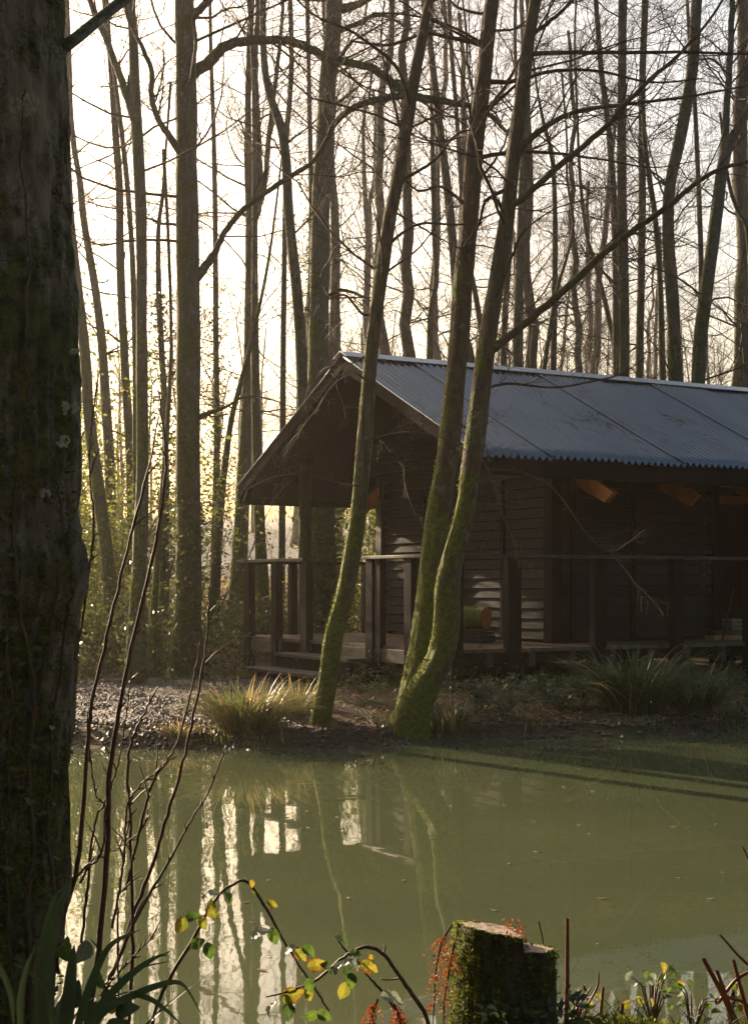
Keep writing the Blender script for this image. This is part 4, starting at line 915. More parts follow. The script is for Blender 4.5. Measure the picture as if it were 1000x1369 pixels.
def build_plants():
    G = 'sedge clumps along the far bank'
    clump('sedge_clump', 'large sunlit sedge clump at the end of the gravel, left of the slender leaning alder', 'grass clump', -1.08, 12.60, 620, .60, .66, .013, ('sedge', 'sedge_dry'), G, .25)
    clump('sedge_clump', 'sedge clump in front of the cabin steps, touching the slender alder', 'grass clump', -.68, 13.2, 240, .5, .42, .012, ('sedge', 'sedge_dry'), G, .3)
    clump('sedge_clump', 'small sedge clump at the foot of the curved mossy alder', 'grass clump', .66, 12.98, 180, .48, .4, .012, ('sedge_dark', 'sedge_dry'), G, .22)
    clump('sedge_clump', 'very large dark green sedge clump under the right end of the deck', 'grass clump', 2.42, 13.95, 620, .85, .80, .016, ('sedge_dark', 'sedge_dry'), G, .06)
    clump('sedge_clump', 'second dark sedge clump right beside the very large one', 'grass clump', 3.05, 14.3, 320, .7, .65, .015, ('sedge_dark', 'sedge_dry'), G, .06)
    clump('sedge_clump', 'dry grass tuft at the waterline of the gravel, left of the large sunlit clump', 'grass clump', -1.62, 12.45, 90, .22, .3, .010, ('sedge_dry', 'sedge'), G, .3)
    clump('sedge_clump', 'grass tuft left of the cabin steps behind the gravel', 'grass clump', -1.62, 18.0, 160, .3, .5, .012, ('sedge', 'sedge_dry'), G, .4)
    clump('sedge_clump', 'grass tuft under the gap of the deck beside the steps', 'grass clump', .35, 17.4, 160, .4, .5, .012, ('sedge', 'sedge_dry'), G, .1)
    clump('sedge_clump', 'straw-coloured tuft between the two nearer alders', 'grass clump', .05, 13.1, 80, .2, .3, .010, ('sedge', 'sedge_dry'), G, .4)
    gm = [MB(), MB()]
    for k in range(900):
        x0 = random.uniform(-4.6, 7.5); 
        if mnoise.noise(Vector((x0*1.3, 5, 0))) < random.uniform(-.1, .45): continue
        y0 = float(far_shore(x0))+abs(random.gauss(.03, .22)); hh = random.uniform(.03, .16)*(1 if x0 > -.9 else .7)
        for q in range(8):
            x = x0+random.gauss(0, .05); y = y0+random.gauss(0, .04); z = gnd(x, y)-.01; th = random.uniform(0, 6.28); L = hh*random.uniform(.5, 1.3); dx = math.cos(th)*L*random.uniform(.2, .9); dy = math.sin(th)*L*.5
            sd = np.array([-math.sin(th), math.cos(th), 0])*.004; p0 = np.array([x, y, z]); p1 = p0+np.array([dx*.35, dy*.35, L*.7]); p2 = p0+np.array([dx, dy, L*random.uniform(.3, .95)])
            gm[random.random() < .22].add([p0-sd, p0+sd, p1+sd, p1-sd, p2], [[0, 1, 2], [0, 2, 3], [3, 2, 4]])
    g0 = gm[0].build('shore_grass', 'sedge'); tag(g0, 'ragged short green grass along the far waterline', 'grass', kind='stuff'); tag(gm[1].build('shore_dry_grass', 'sedge_dry'), 'dry straw and dead blades along the far waterline', 'grass', kind='stuff')
    m = MB(); oc = np.array([[1, 0, 0], [0, 1, 0], [-1, 0, 0], [0, -1, 0], [0, 0, .7], [0, 0, -.7]], float); fo = [[0, 1, 4], [1, 2, 4], [2, 3, 4], [3, 0, 4], [1, 0, 5], [2, 1, 5], [3, 2, 5], [0, 3, 5]]
    for k in range(1500):
        x = random.uniform(-4.6, 7); y = float(far_shore(x))+random.gauss(.12, .16); r = random.uniform(.008, .035); m.add(np.array([x, y, gnd(x, y)+r*.3])+oc*r*rng.uniform(.6, 1.4, (6, 1)), fo)
    tag(m.build('shore_stones', 'shore_stone', smooth=False), 'small muddy stones and clods at the far waterline', 'stones', kind='stuff')
    m = MB()
    for k in range(240):
        x = random.uniform(-1, 7); y = float(far_shore(x))+abs(random.gauss(.1, .5)); th = random.uniform(0, 6.28); L = random.uniform(.1, .5); z = gnd(x, y)+.02
        m.tube([(x, y, z), (x+math.cos(th)*L*.5, y+math.sin(th)*L*.5, z+random.uniform(0, .08)), (x+math.cos(th)*L, y+math.sin(th)*L, z+random.uniform(-.01, .1))], [.005, .004, .002], 4)
    tag(m.build('fallen_twigs', 'twig_pale'), 'fallen twigs lying about the far bank', 'twigs', kind='stuff')
    # low leafy plants on dark bank
    for k, (x, y, lb) in enumerate(((1.25, 14.0, 'low leafy plant on the dark bank under the middle of the deck'), (1.75, 14.1, 'low leafy plant left of the very large sedge clump'), (.95, 13.6, 'low leafy plant right of the curved mossy alder'), (3.9, 15.0, 'low leafy plant at the far right of the bank'))):
        t = empty('bank_plant', (x, y, gnd(x, y)), lb, 'plant', 'leafy plants on the dark bank'); st = MB(); cs = []
        for q in range(26):
            th = random.uniform(0, 6.28); p0 = np.array([x, y, gnd(x, y)]); e = p0+np.array([math.cos(th)*random.uniform(.05, .35), math.sin(th)*.2, random.uniform(.08, .3)]); mid = (p0+e)/2+ZA*.05
            st.tube([p0, mid, e], [.004, .003, .002], 3); cs += [e+rng.normal(size=3)*.04 for _ in range(22)]
        st.build('stems', 'twig', t); m = MB(); leaf_cloud(m, cs, .03, flat=.4); m.build('leaves', 'leaf_bank', t)
    # ---- foreground
    t = clump('sedge_clump', 'broad-bladed green sedge at the foot of the great trunk, bottom left', 'grass clump', -.70, 3.0, 60, .42, .42, .020, ('sedge_near', 'sedge_dry'), 'sedge clumps along the near bank', .12, z=.25)
    def blade(parent, pts, w, mat='sedge_near'):
        q = smooth_path([P(*p) for p in pts], 22); m = MB(); vs = []
        for i, c in enumerate(q):
            s = i/21; tn = q[min(i+1, 21)]-q[max(i-1, 0)]; side = np.cross(tn, np.array([.15, 1, .2])); side /= np.linalg.norm(side); ww = w*(1-s**2.5)*(.7+.3*min(1, 4*s))+.0005
            vs += [c-side*ww/2, c+np.array([0, ww*.3, 0]), c+side*ww/2]
        f = []
        for i in range(21): f += [[i*3, i*3+1, i*3+4, i*3+3], [i*3+1, i*3+2, i*3+5, i*3+4]]
        m.add(vs, f); m.build('blade', mat, parent)
    for pts, w in (([(58,1400,2.9),(62,1330,2.9),(68,1270,2.9),(80,1210,2.9),(98,1172,2.92)], .026), ([(50,1400,2.85),(52,1320,2.85),(60,1250,2.85),(74,1200,2.85),(90,1185,2.86)], .016), ([(85,1400,2.95),(92,1340,2.95),(97,1290,2.95),(100,1262,2.95)], .03),
                   ([(100,1390,2.9),(112,1345,2.9),(128,1300,2.9),(150,1262,2.9),(190,1242,2.9)], .018), ([(110,1400,2.8),(140,1352,2.8),(180,1330,2.8),(210,1318,2.8),(235,1313,2.8),(250,1322,2.8),(272,1360,2.8)], .015),
                   ([(0,1290,2.7),(15,1330,2.7),(20,1380,2.7)], .012), ([(105,1400,2.9),(130,1352,2.9),(165,1312,2.9),(200,1285,2.9),(228,1272,2.9)], .018), ([(180,1330,2.8),(200,1335,2.8),(222,1350,2.8),(245,1372,2.8)], .012),
                   ([(30,1400,2.7),(28,1340,2.7),(38,1290,2.7),(52,1262,2.7)], .014), ([(75,1400,2.8),(62,1330,2.8),(40,1300,2.8),(12,1285,2.8)], .010)):
        blade(t, pts, w)
    # hazel shoots
    t = empty('hazel_shoots', P(135, 1400, 3.35), 'cluster of thin bare brown shoots rising beside the great trunk', 'shrub')
    HS = [[(78,1245,7),(92,1200,7),(104,1158,7),(114,1050,6),(120,970,6),(124,930,5),(144,850,5),(165,760,4),(182,690,4),(198,630,3),(213,555,2)],
          [(116,1375,9),(132,1270,8),(144,1130,8),(146,1042,7),(160,950,6),(180,850,5),(200,765,5),(215,690,4),(222,610,3),(212,520,2)],
          [(172,1375,5),(178,1250,5),(174,1090,4),(172,1010,4),(190,960,3),(212,918,2)],
          [(135,1340,6),(160,1280,6),(184,1210,6),(206,1150,5),(224,1090,5),(242,1030,4),(256,970,4),(272,890,3),(280,820,3),(280,785,2)],
          [(140,1322,5),(160,1280,5),(182,1228,5),(215,1170,4),(248,1110,3),(278,1060,2.5),(299,1008,2)],
          [(168,1190,4),(180,1140,4),(194,1080,4),(206,1042,4),(225,1015,3),(240,985,3),(258,915,2.5),(268,858,2)],
          [(110,1260,4),(118,1180,4),(128,1100,3),(150,1050,3),(165,990,2),(172,930,2),(176,880,1.5)],
          [(108,1180,4),(118,1160,3),(136,1140,3),(140,1080,2),(128,1060,2),(120,1000,2),(116,960,1.5)],
          [(104,1170,4),(120,1155,3),(140,1142,2),(165,1130,2),(190,1108,2),(200,1080,1.5)],
          [(150,1240,4),(165,1160,3),(170,1080,3),(188,1050,2.5),(212,1030,2),(235,1010,2)],
          [(104,880,3),(120,760,3),(126,700,3),(120,620,2),(124,560,2),(132,500,1.5)],
          [(134,1330,3),(160,1300,2.5),(185,1272,2),(208,1250,1.5)], [(136,1350,3),(165,1310,2.5),(190,1290,2),(226,1272,1.5)],
          [(160,1370,3),(158,1250,3),(160,1180,2),(172,1100,2),(178,1060,1.5)]]
    for pts in HS:
        dd = 3.35+random.uniform(-.12, .12); q = smooth_path([list(P(x, y, dd))+[w/F*dd/2] for x, y, w in pts], 46); m = MB(); m.tube(q[:, :3]+rng.normal(size=(46, 3))*.0011, np.maximum(q[:, 3], .0012), 7)
        for k in range(5, 44, 5):    # buds / side spurs
            p = q[k, :3]; dr = q[k+1, :3]-q[k, :3]; dr /= np.linalg.norm(dr); sd = rand_perp(dr); L = random.choice([.012, .012, .02, .05])
            m.tube([p, p+(dr+sd*.7)*L*.6, p+(dr*1.2+sd)*L], [.0022, .0020, .0008], 5)
        m.build('shoot', 'shoot', t)
    # ovate leaf
    def leaf(parent, px, py, d, size, ang, tilt, mat, name='leaf', stem=None):
        c = P(px, py, d); L = size*.88/F*d; a = math.radians(ang); ti = math.radians(tilt)
        e1 = np.array([math.cos(a), 0, math.sin(a)]); nrm = np.array([-math.sin(a)*math.sin(ti), -math.cos(ti), math.cos(a)*math.sin(ti)]); e2 = np.cross(nrm, e1); e2 /= np.linalg.norm(e2); nrm = np.cross(e1, e2)
        ns = 23; vs = []; curl = random.uniform(.15, .7); fold = random.uniform(.15, .4)
        for i in range(ns):
            s = i/(ns-1); w = .34*math.sin(math.pi*s**.75)**.85*(1+.05*(-1)**i)*(1 if s < .99 else 0); cv = -curl*(s-.4)**2-.03*math.sin(s*9)
            for j in (-1, -.5, 0, .5, 1):
                vs.append(c+e1*L*(s-.5)+e2*L*w*j+nrm*L*(cv+fold*abs(j)*w+.02*math.sin(s*30+j*3)))
        f = [[i*5+j, i*5+j+1, i*5+j+6, i*5+j+5] for i in range(ns-1) for j in range(4)]
        m = MB(); m.add(vs, f); o = m.build(name, dict(leaf_green='vein_green', leaf_yellow='vein_yellow', leaf_orange='vein_orange', leaf_pale='vein_pale', leaf_ivy='vein_dark').get(mat, mat), parent); uv = o.data.uv_layers.new(name='UVMap')
        vi = np.zeros(len(o.data.loops), np.int32); o.data.loops.foreach_get('vertex_index', vi); uv.data.foreach_set('uv', np.stack([(vi//5)/(ns-1), (vi % 5)/4], 1).astype(np.float32).ravel()); return o
    def cane(t, pts, dd, mat='shoot', thorn=True):
        q = smooth_path([list(P(x, y, dd+dz))+[w/F*dd/2] for x, y, w, dz in pts], 50); m = MB(); m.tube(q[:, :3]+rng.normal(size=(50, 3))*.0006, np.maximum(q[:, 3], .001), 8)
        if thorn:
            for k in range(3, 48, 3):
                p = q[k, :3]; dr = q[k+1, :3]-q[k, :3]; sd = rand_perp(dr/np.linalg.norm(dr)); m.tube([p, p+sd*.008], [.0016, .0003], 4)
        m.build('cane', mat, t)
    t = empty('bramble', P(205, 1400, 3.1), 'left bramble cane with green and yellowing leaves, arching highest over the pond', 'bramble', 'bramble canes over the near bank')
    cane(t, [(198,1400,5,0),(210,1345,5,0),(232,1300,5,0),(262,1250,5,0),(280,1215,4,0),(300,1190,4,0),(325,1177,4,0),(340,1190,4,0),(362,1225,4,0),(378,1255,3,0),(400,1290,3,0),(425,1328,3,0),(440,1352,2,0)], 3.1)
    D = 3.08
    for a in ((242,1238,30,250,10,'leaf_yellow'),(258,1226,26,10,40,'leaf_green'),(284,1216,32,110,20,'leaf_yellow'),(282,1197,34,20,75,'leaf_pale'),(306,1200,24,-50,60,'leaf_green'),(271,1234,24,-60,20,'leaf_yellow'),(264,1261,26,25,10,'leaf_green'),(280,1272,28,-75,15,'leaf_green'),
              (364,1209,20,-20,20,'leaf_yellow'),(348,1247,34,20,60,'leaf_pale'),(366,1252,28,-70,15,'leaf_green'),(390,1268,26,30,65,'leaf_pale'),(402,1276,28,-50,10,'leaf_yellow'),(413,1272,26,-35,40,'leaf_green'),(337,1182,14,-80,30,'leaf_orange'),(341,1193,10,-40,30,'leaf_orange'),(414,1358,28,200,20,'leaf_green'),(434,1358,26,-30,20,'leaf_green')):
        leaf(t, a[0], a[1], D+random.uniform(-.02, .02), a[2], a[3], a[4], a[5])
    t = empty('bramble', P(575, 1410, 3.1), 'arching bramble cane with yellow and dark leaves just left of the mossy stump', 'bramble', 'bramble canes over the near bank')
    cane(t, [(582,1410,6,0),(570,1360,6,0),(548,1325,6,0),(528,1296,5,0),(512,1275,5,0),(490,1266,5,0),(468,1274,4,0),(445,1292,4,0),(420,1312,4,0),(390,1324,3,0),(356,1333,2,0)], 3.1)
    cane(t, [(560,1405,4,.05),(540,1368,4,.05),(510,1325,4,.05),(492,1305,3,.05),(478,1285,3,.05),(462,1270,3,.05),(450,1255,2,.05)], 3.1)
    cane(t, [(512,1276,3,0),(515,1268,2,0),(514,1264,1.5,0)], 3.1, thorn=False); cane(t, [(533,1308,3,0),(520,1310,2,0),(509,1309,2,0)], 3.1, thorn=False)
    for a in ((392,1330,38,20,15,'leaf_orange'),(383,1338,22,-60,40,'leaf_yellow'),(414,1318,24,-80,10,'leaf_green'),(413,1330,22,-70,20,'leaf_yellow'),(386,1354,32,-80,30,'leaf_ivy'),(362,1350,30,80,70,'leaf_pale'),(424,1290,32,10,10,'leaf_orange'),(436,1293,26,-40,60,'leaf_ivy'),(458,1256,28,-25,70,'leaf_green'),
              (466,1300,24,-60,20,'leaf_ivy'),(470,1312,26,-80,15,'leaf_green'),(459,1326,30,255,10,'leaf_yellow'),(494,1293,32,-30,15,'leaf_orange'),(466,1285,20,30,60,'leaf_pale'),(474,1288,26,-45,65,'leaf_pale'),(452,1293,26,60,60,'leaf_pale'),(524,1335,40,-20,60,'leaf_pale'),(496,1281,12,-90,10,'leaf_orange'),(475,1275,22,10,50,'leaf_green')):
        leaf(t, a[0], a[1], D+random.uniform(-.02, .02), a[2], a[3], a[4], a[5])
    # dead bracken
    def bracken(label, pts, n, lenf, d):
        t = empty('dead_bracken', P(pts[0][0], pts[0][1], d), label, 'fern', 'dead bracken by the stump')
        q = smooth_path([P(x, y, d) for x, y in pts], 40); m = MB(); m.tube(q, np.linspace(.003, .001, 40), 5); m.build('stalk', 'shoot', t)
        m = MB(); cs = []
        for k in range(n):
            i = random.randint(3, 39); p = q[i]; dr = q[i]-q[i-1]; dr = dr/np.linalg.norm(dr); sd = rand_perp(dr); L = lenf*random.uniform(.4, 1)
            for s in np.linspace(.1, 1, 9): cs.append(p+(sd+dr*.4)*L*s+np.array([0, 0, -L*.9*s*s])+rng.normal(size=3)*.0015)
        leaf_cloud(m, cs, .0042); m.build('fronds', 'fern_dead', t)
    bracken('rust-orange dead bracken hanging down the left side of the stump', [(604,1236),(590,1262),(582,1305),(580,1350),(574,1410)], 42, .045, 3.55)
    bracken('rust-orange dead bracken frond hanging close against the left bark of the stump', [(607,1262),(600,1300),(594,1340),(592,1410)], 34, .035, 3.48)
    bracken('small drooping rust bracken frond below the bramble leaves, left one', [(505,1336),(500,1350),(494,1369),(490,1400)], 40, .03, 3.1)
    bracken('small drooping rust bracken frond nearest the stump under the bramble', [(527,1342),(532,1356),(537,1375),(540,1400)], 40, .025, 3.1)
    # stump
    d = 3.6; c0 = P(672, 1430, d); gz0 = gnd(c0[0], d)-.05
    t = empty('tree_stump', (c0[0], d, gz0), 'mossy tree stump with a stepped pale saw cut at the bottom of the photo', 'stump')
    def topz(x): # stepped cut
        pxx = 500+x/d*F
        return HC+(HOR-(1234+(pxx-612)*.16))/F*d if pxx < 694 else HC+(HOR-(1266+(pxx-694)*.08))/F*d
    sides = 96; nz = 60; vs = []; zb = gz0-.1
    for i in range(nz):
        s = i/(nz-1)
        for k in range(sides):
            a = 2*math.pi*k/sides; x, y = math.cos(a), math.sin(a); flare = 1+.32*(1-s)**2.0
            r = .122*flare*(1+.10*mnoise.noise(Vector((x*1.3, y*1.3, 2)))+.05*mnoise.noise(Vector((x*5, y*5, s*3)))+.04*mnoise.noise(Vector((x*14, y*14, s*3)))-.09*abs(mnoise.noise(Vector((x*8, y*8, s*1.6))))**.7); px_ = c0[0]+.006+x*r; zt = topz(c0[0]+.006+x*.122)
            if i == nz-1: px_, rr = c0[0]+.006+x*r*.96, r*.96
            else: rr = r
            vs.append((px_, d+y*rr, zb+(zt-y*rr*.12-zb)*s+(.004*mnoise.noise(Vector((x*9, y*9, 1))) if s == 1 else 0)))
    m = MB(); i = np.arange(nz-1)[:, None]; j = np.arange(sides)[None, :]; a = i*sides+j; b = i*sides+(j+1) % sides; m.add(vs, np.stack([a, b, b+sides, a+sides], axis=2).reshape(-1, 4)); m.build('bark', 'bark_stump', t)
    top = vs[(nz-1)*sides:]; m = MB(); xs_ = P(694, 1260, d)[0]; vv = []; 
    NR = 16
    for r_ in range(NR+1):
        for k in range(sides):
            x = c0[0]+.006+(top[k][0]-c0[0]-.006)*r_/NR; y = d+(top[k][1]-d)*r_/NR; vv.append((x, y, topz(x)-(y-d)*.12+.003*mnoise.noise(Vector((x*60, y*60, 0)))))
    i = np.arange(NR)[:, None]; a = i*sides+j; b = i*sides+(j+1) % sides; m.add(vv, np.stack([a, b, b+sides, a+sides], axis=2).reshape(-1, 4)); m.build('cut_face', 'rings', t, False)
    # moss tufts, strong on the left side and rim
    cs = []
    for k in range(5200):
        i = random.randint(0, nz-1); kk = random.randint(0, sides-1); a = 2*math.pi*kk/sides
        wgt = .25+.75*max(0, -math.cos(a))
        if random.random() > wgt: continue
        v = np.array(vs[i*sides+kk]); cs.append(v+np.array([math.cos(a), math.sin(a), 0])*.003)
    m = MB(); leaf_cloud(m, cs[::2], .0045); m.build('moss', 'moss_dark', t)
    cs = []
    for k in range(2600):
        i = random.randint(4, nz-1); kk = random.randint(int(sides*.42), int(sides*.66)) if random.random() < .8 else random.randint(0, sides-1); i = i if kk > sides*.4 and kk < sides*.67 else nz-1-int(abs(random.gauss(0, 5))); a = 2*math.pi*kk/sides; v = np.array(vs[i*sides+kk]); cs.append(v+np.array([math.cos(a), math.sin(a), 0])*random.uniform(0, .009))
    m = MB(); leaf_cloud(m, cs, .0055); m.build('moss', 'moss', t)  # brighter moss on the left and rim: sunlight put into the moss colour
    cs = [np.array([P(random.gauss(692, 9), 0, d)[0], d-random.uniform(-.06, .11), 0]) for _ in range(150)]
    cs = [np.array([c[0], c[1], topz(c[0]-.012)+random.uniform(-.02, .02)]) for c in cs]
    m = MB(); leaf_cloud(m, cs, .006); m.build('bracken_bits', 'fern_dead', t)['kind'] = 'stuff'
    cs = [np.array([P(random.uniform(640, 790), 0, 3.45)[0], 3.42+random.uniform(-.05, .12), P(0, random.gauss(1352, 16), 3.45)[2]]) for _ in range(200)]
    m = MB(); leaf_cloud(m, cs, .012); m.build('ivy_leaves', 'leaf_bank', t)
    # near bank: grass, moss, twigs
    m = MB(); cs = []
    for k in range(15000):
        x = random.uniform(-.95, 1.35); y = random.uniform(2.9, float(near_shore(x))+.02)
        cs.append((x, y, gnd(x, y)+.006+.02*random.random()))
    leaf_cloud(m, cs, .009); tag(m.build('bank_moss', 'moss'), 'moss carpeting the near bank', 'moss', kind='stuff')
    m = MB()
    for k in range(2600):
        x = random.uniform(-.95, 1.4); y = random.uniform(3.0, float(near_shore(x))-.02); z = gnd(x, y); th = random.uniform(0, 6.28); L = random.uniform(.02, .09)
        m.tube([(x, y, z), (x+math.cos(th)*L*.25, y+math.sin(th)*L*.2, z+L*.6), (x+math.cos(th)*L*.7, y+math.sin(th)*L*.5, z+L*.9)], [.0012, .001, .0004], 3)
    tag(m.build('bank_grass', 'sedge_mix'), 'short grass blades on the near bank', 'grass', kind='stuff')
    # red shoots on the right and stalks by stump
    def stalks(label, LS, d, mat='redtwig'):
        x, y, w = LS[0][0]; t = empty('bare_stalks', P(x, y, d), label, 'plant', 'bare stalks on the near bank')
        for L in LS:
            q = smooth_path([list(P(x, y, d))+[w/F*d/2] for x, y, w in L], 16); m = MB(); m.tube(q[:, :3], q[:, 3], 7); m.build('stalk', mat, t)
    stalks('two upright dark stalks standing behind the right side of the stump', [[(752,1420,6),(757,1340,6),(758,1290,6),(758,1228,5)], [(732,1420,4),(730,1330,3),(727,1268,2),(720,1232,2)]], 3.75)
    stalks('short leaning red stalks on the bank right of the stump', [[(800,1420,6),(802,1365,5),(806,1320,4)], [(822,1420,5),(828,1372,5),(832,1342,5)], [(786,1420,4),(780,1360,3),(798,1320,3),(800,1300,2)], [(744,1400,4),(770,1350,3),(790,1320,2)]], 3.8)
    stalks('fan of red bramble stubs at the bottom right corner', [[(990,1400,7),(970,1340,7),(940,1282,6)], [(1000,1400,7),(975,1345,6),(958,1298,5)], [(1010,1400,7),(992,1330,6),(980,1284,5)], [(1060,1330,4),(1000,1290,4),(962,1250,3)], [(960,1340,5),(990,1305,5),(1040,1290,4)], [(1015,1380,5),(1000,1345,4),(965,1330,4)]], 3.9)
    stalks('thin dark twig poking in from the right edge over the water', [[(1040,1180,5),(1010,1165,4),(992,1132,2)]], 4.2, 'shoot')
    # leafy plants bottom right
    for k, (x, y, lb, sc) in enumerate(((872, 1335, 'leafy weed with pale leaf undersides left of the red stubs, bottom right', 1.0), (925, 1350, 'low green weed between the red stubs, bottom right', .8), (770, 1345, 'yellow-leaved weed at the right foot of the stump', .7), (975, 1335, 'low weed under the fan of red stubs, bottom right corner', .7))):
        c = P(x, y, 4.05); t = empty('bank_weed', (c[0], c[1], c[2]-.08), lb, 'plant', 'weeds on the near bank')
        for q in range(int(16*sc)):
            th = random.uniform(0, 6.28); e = c+np.array([math.cos(th)*random.uniform(.03, .11)*sc, math.sin(th)*.05, random.uniform(-.03, .085)*sc]); mm = MB() if q == 0 else mm
            mm.tube([c-ZA*.08, (c+e)/2+ZA*.01, e], [.003, .002, .001], 4); pq = (500+e[0]/e[1]*F, HOR-(e[2]-HC)/e[1]*F)
            leaf(t, pq[0], pq[1], e[1], random.uniform(8, 17)*sc+4, random.uniform(0, 360), random.uniform(0, 70), random.choice(['leaf_green', 'leaf_ivy', 'leaf_pale', 'leaf_yellow'] if k != 2 else ['leaf_yellow', 'leaf_green']))
        mm.build('stems', 'shoot', t)
    # bottom-left glossy leaves
    t = empty('bank_weed', P(105, 1400, 3.0), 'broad glossy leaves among the hazel shoots, bottom left', 'plant', 'weeds on the near bank')
    for a in ((90,1270,40,100,20,'leaf_green'),(112,1275,40,250,30,'leaf_pale'),(150,1338,44,130,20,'leaf_ivy'),(135,1310,30,110,30,'leaf_green'),(170,1350,40,20,40,'leaf_ivy'),(100,1330,44,80,10,'leaf_ivy'),(148,1350,20,200,30,'leaf_orange'),(60,1350,40,140,20,'leaf_green'),(120,1352,36,60,30,'leaf_ivy'),(155,1372,40,30,30,'leaf_green')):
        leaf(t, a[0], a[1], 2.98+random.uniform(-.05, .05), a[2], a[3], a[4], a[5])
    # fallen leaves adrift
    m = MB(); cs = []
    for k in range(90):
        d_ = random.choice([random.uniform(5, 9), random.uniform(9, 13)]); x = random.uniform(-.22, .26)*d_; 
        if d_ < float(far_shore(x))-.1: cs.append((x, d_, .006))
    for k in range(130):
        x = random.uniform(-4, 6); cs.append((x, float(far_shore(x))-abs(random.gauss(.05, .22))-.02, .006))
    leaf_cloud(m, cs, .016, .6, flat=1.0); tag(m.build('floating_leaves', 'leaf_dead'), 'fallen leaves adrift on the pond', 'floating debris', kind='stuff')
    # floating scum
    cs = []
    for k in range(170):
        px = random.gauss(880, 55); py = random.gauss(1298, 20)
        if py < 1262: continue
        d_ = 2700/(py-780); cs.append(((px-500)/F*d_, d_, .004))
    m = MB(); leaf_cloud(m, cs, .006, .7, flat=1.0); tag(m.build('pond_scum', 'leaf_green'), 'scattered floating bits on the water near the right bank', 'floating debris', kind='stuff')

def veined(name, c1, c2, edge, spots):
    m, nt, b, out = new_mat(name); tc = nt.nodes.new('ShaderNodeTexCoord'); sp = nt.nodes.new('ShaderNodeSeparateXYZ'); nt.links.new(tc.outputs['UV'], sp.inputs[0])
    n = tex(nt, coords(nt), 70, 5, .7); col = ramp(nt, n, [(.35, c1), (.65, c2)])
    vv = math_n(nt, 'ABSOLUTE', math_n(nt, 'SUBTRACT', sp.outputs[1], .5)); side = math_n(nt, 'SINE', math_n(nt, 'MULTIPLY', math_n(nt, 'SUBTRACT', sp.outputs[0], math_n(nt, 'MULTIPLY', vv, .45)), 44.0))
    rib = math_n(nt, 'MAXIMUM', ramp(nt, vv, [(.0, (1, 1, 1)), (.045, (0, 0, 0))]), math_n(nt, 'MULTIPLY', ramp(nt, side, [(.90, (0, 0, 0)), (1.0, (1, 1, 1))]), .6))
    col = mix(nt, math_n(nt, 'MULTIPLY', rib, .45), col, tuple(min(1, x*1.9+.04) for x in c2))
    ed = math_n(nt, 'ADD', math_n(nt, 'MULTIPLY', vv, 1.1), math_n(nt, 'MULTIPLY', tex(nt, coords(nt), 45, 4, .6), .9))
    col = mix(nt, ramp(nt, ed, [(1.02-spots, (0, 0, 0)), (1.10-spots, (1, 1, 1))]), col, edge)
    nt.links.new(col, b.inputs['Base Color']); b.inputs['Roughness'].default_value = .42; bump(nt, b, math_n(nt, 'SUBTRACT', n, rib), .5, .002)
    t = nt.nodes.new('ShaderNodeBsdfTranslucent'); mx = nt.nodes.new('ShaderNodeMixShader'); nt.links.new(col, t.inputs[0]); mx.inputs[0].default_value = .5
    nt.links.new(b.outputs[0], mx.inputs[1]); nt.links.new(t.outputs[0], mx.inputs[2]); nt.links.new(mx.outputs[0], out.inputs[0]); M[name] = m
veined('vein_green', (.035, .08, .014), (.09, .14, .02), (.10, .05, .02), .02)
veined('vein_yellow', (.10, .15, .02), (.24, .22, .025), (.20, .08, .02), .16)
veined('vein_orange', (.14, .18, .02), (.26, .19, .02), (.20, .05, .012), .16)
veined('vein_pale', (.14, .18, .13), (.20, .23, .17), (.10, .10, .05), .04)
veined('vein_dark', (.02, .045, .012), (.05, .08, .02), (.07, .03, .015), .08)
def mat_rings():
    m, nt, b, out = new_mat('rings'); v = coords(nt); mp = nt.nodes.new('ShaderNodeMapping'); mp.inputs['Location'].default_value = (-.02, .01, 0); mp.inputs['Scale'].default_value = (1, 1, .05); nt.links.new(v, mp.inputs[0])
    w = nt.nodes.new('ShaderNodeTexWave'); w.wave_type = 'RINGS'; w.rings_direction = 'Z'; w.inputs['Scale'].default_value = 55; w.inputs['Distortion'].default_value = 3.5; w.inputs['Detail'].default_value = 3; nt.links.new(mp.outputs[0], w.inputs[0])
    n = tex(nt, v, 28, 5, .7); col = ramp(nt, w.outputs['Fac'], [(.2, (.22, .15, .10)), (.8, (.42, .32, .23))]); col = mix(nt, ramp(nt, n, [(.45, (0, 0, 0)), (.7, (.8, .8, .8))]), col, (.10, .08, .05))
    nt.links.new(col, b.inputs['Base Color']); b.inputs['Roughness'].default_value = .8; bump(nt, b, math_n(nt, 'ADD', w.outputs['Fac'], n), .6, .004); M['rings'] = m
mat_rings()
M['twig_pale'] = wood_mat('twig_pale', (0.05, 0.035, 0.023), (0.13, 0.095, 0.065), 0.8, bs=.3)
M['shore_stone'] = wood_mat('shore_stone', (0.05, 0.04, 0.03), (0.16, 0.13, 0.10), 0.6, bs=.3)
M['lichen'] = wood_mat('lichen', (0.30, 0.33, 0.26), (0.45, 0.47, 0.38), 0.9, bs=.3, freq=60)
M['moss_dark'] = leaf_mat('moss_dark', (0.04, 0.055, 0.01), (0.11, 0.13, 0.02), 0.2, 0.9, 20, 0.1)
M['leaf_bank'] = leaf_mat('leaf_bank', (0.03, 0.05, 0.025), (0.07, 0.10, 0.05), 0.3, 0.65, 4, .2)
M['sedge_mix'] = leaf_mat('sedge_mix', (0.06, 0.10, 0.02), (0.2, 0.2, 0.05), 0.4, 0.5, 4)
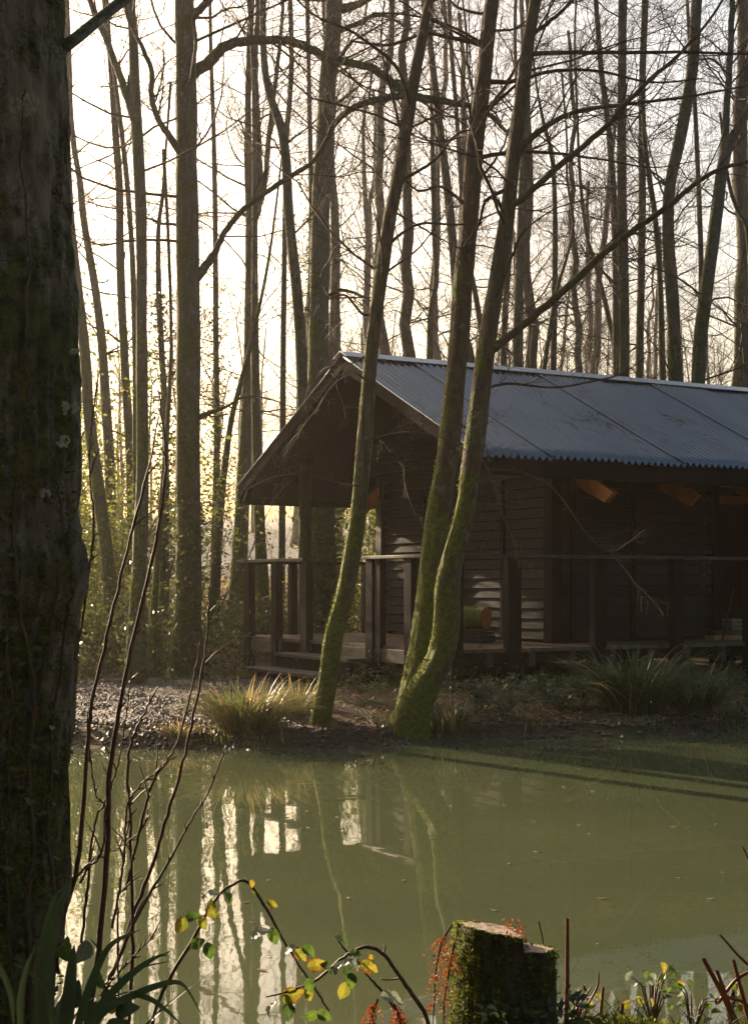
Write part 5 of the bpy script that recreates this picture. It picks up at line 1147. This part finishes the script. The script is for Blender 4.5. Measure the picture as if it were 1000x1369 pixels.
M['bark_stump'] = bark_mat('bark_stump', (0.018, 0.014, 0.010), (0.14, 0.115, 0.085), moss=0.62, mosscol=(0.11, 0.13, 0.02), mosscol2=(0.02, 0.03, 0.008), mtop=2, lichen=.3, vs=8, bstr=1.0)

# ------------------------------------------------------------------ light, air, camera
def build_env():
    w = bpy.data.worlds.new('World'); S.world = w; w.use_nodes = True; nt = w.node_tree
    bg = nt.nodes['Background']; sky = nt.nodes.new('ShaderNodeTexSky'); sky.sky_type = 'NISHITA'; sky.sun_disc = False
    sky.sun_elevation = math.radians(SUN_EL); sky.sun_rotation = math.radians(SUN_AZ); sky.air_density = 1.0; sky.dust_density = DUST; sky.ozone_density = 1.0
    nt.links.new((lambda mm: (setattr(mm, 'data_type', 'RGBA'), setattr(mm, 'blend_type', 'MULTIPLY'), setattr(mm.inputs[0], 'default_value', 1.0), setattr(mm.inputs[7], 'default_value', (1.0, .93, .86, 1)), nt.links.new(sky.outputs[0], mm.inputs[6]), mm.outputs[2])[-1])(nt.nodes.new('ShaderNodeMix')), bg.inputs[0]); bg.inputs[1].default_value = SKY
    l = bpy.data.lights.new('sun', 'SUN'); l.energy = SUN; l.angle = math.radians(0.53); l.color = (1, .78, .54)
    o = bpy.data.objects.new('sun', l); COL.objects.link(o)
    az = math.radians(SUN_AZ); el = math.radians(SUN_EL)
    to = Vector((math.sin(az)*math.cos(el), math.cos(az)*math.cos(el), math.sin(el))); o.rotation_euler = to.to_track_quat('Z', 'Y').to_euler()
    cam = bpy.data.cameras.new('camera'); c = bpy.data.objects.new('camera', cam); COL.objects.link(c); S.camera = c
    c.location = (0, 0, HC); c.rotation_euler = (math.radians(90), 0, 0)
    cam.sensor_fit = 'VERTICAL'; cam.sensor_height = 36; cam.lens = 36*F/1369; cam.shift_y = (HOR-684.5)/1369; cam.clip_end = 3000; cam.clip_start = .05
    S.view_settings.view_transform = 'Standard'; S.view_settings.look = 'None'; S.view_settings.exposure = EXPO; S.view_settings.gamma = 1
    # haze
    m = bpy.data.materials.new('haze'); m.use_nodes = True; nt = m.node_tree; nt.nodes.clear(); out = nt.nodes.new('ShaderNodeOutputMaterial'); v = nt.nodes.new('ShaderNodeVolumePrincipled')
    v.inputs['Color'].default_value = (1, .92, .82, 1); v.inputs['Density'].default_value = HAZE; v.inputs['Anisotropy'].default_value = ANISO; nt.links.new(v.outputs[0], out.inputs['Volume'])
    mb = MB(); mb.box((0, 62, 10), (130, 170, 26)); h = mb.build('haze', m, smooth=False); h['kind'] = 'stuff'; tag(h, 'thin warm morning mist filling the wood', 'haze')
    cy = S.cycles; cy.max_bounces = 6; cy.diffuse_bounces = 3; cy.glossy_bounces = 3; cy.transmission_bounces = 3; cy.volume_bounces = 1; cy.transparent_max_bounces = 4
    cy.use_denoising = True; cy.sample_clamp_indirect = 6; cy.caustics_reflective = False; cy.caustics_refractive = False
SUN_EL, SUN_AZ, SUN, SKY, DUST, EXPO, HAZE, ANISO = 15.5, -37.0, 5.0, .112, 6.0, 1.6, .00048, .72
build_ground(); build_trees(); build_near_tree(); build_wood(); build_cabin(); build_plants(); build_env()
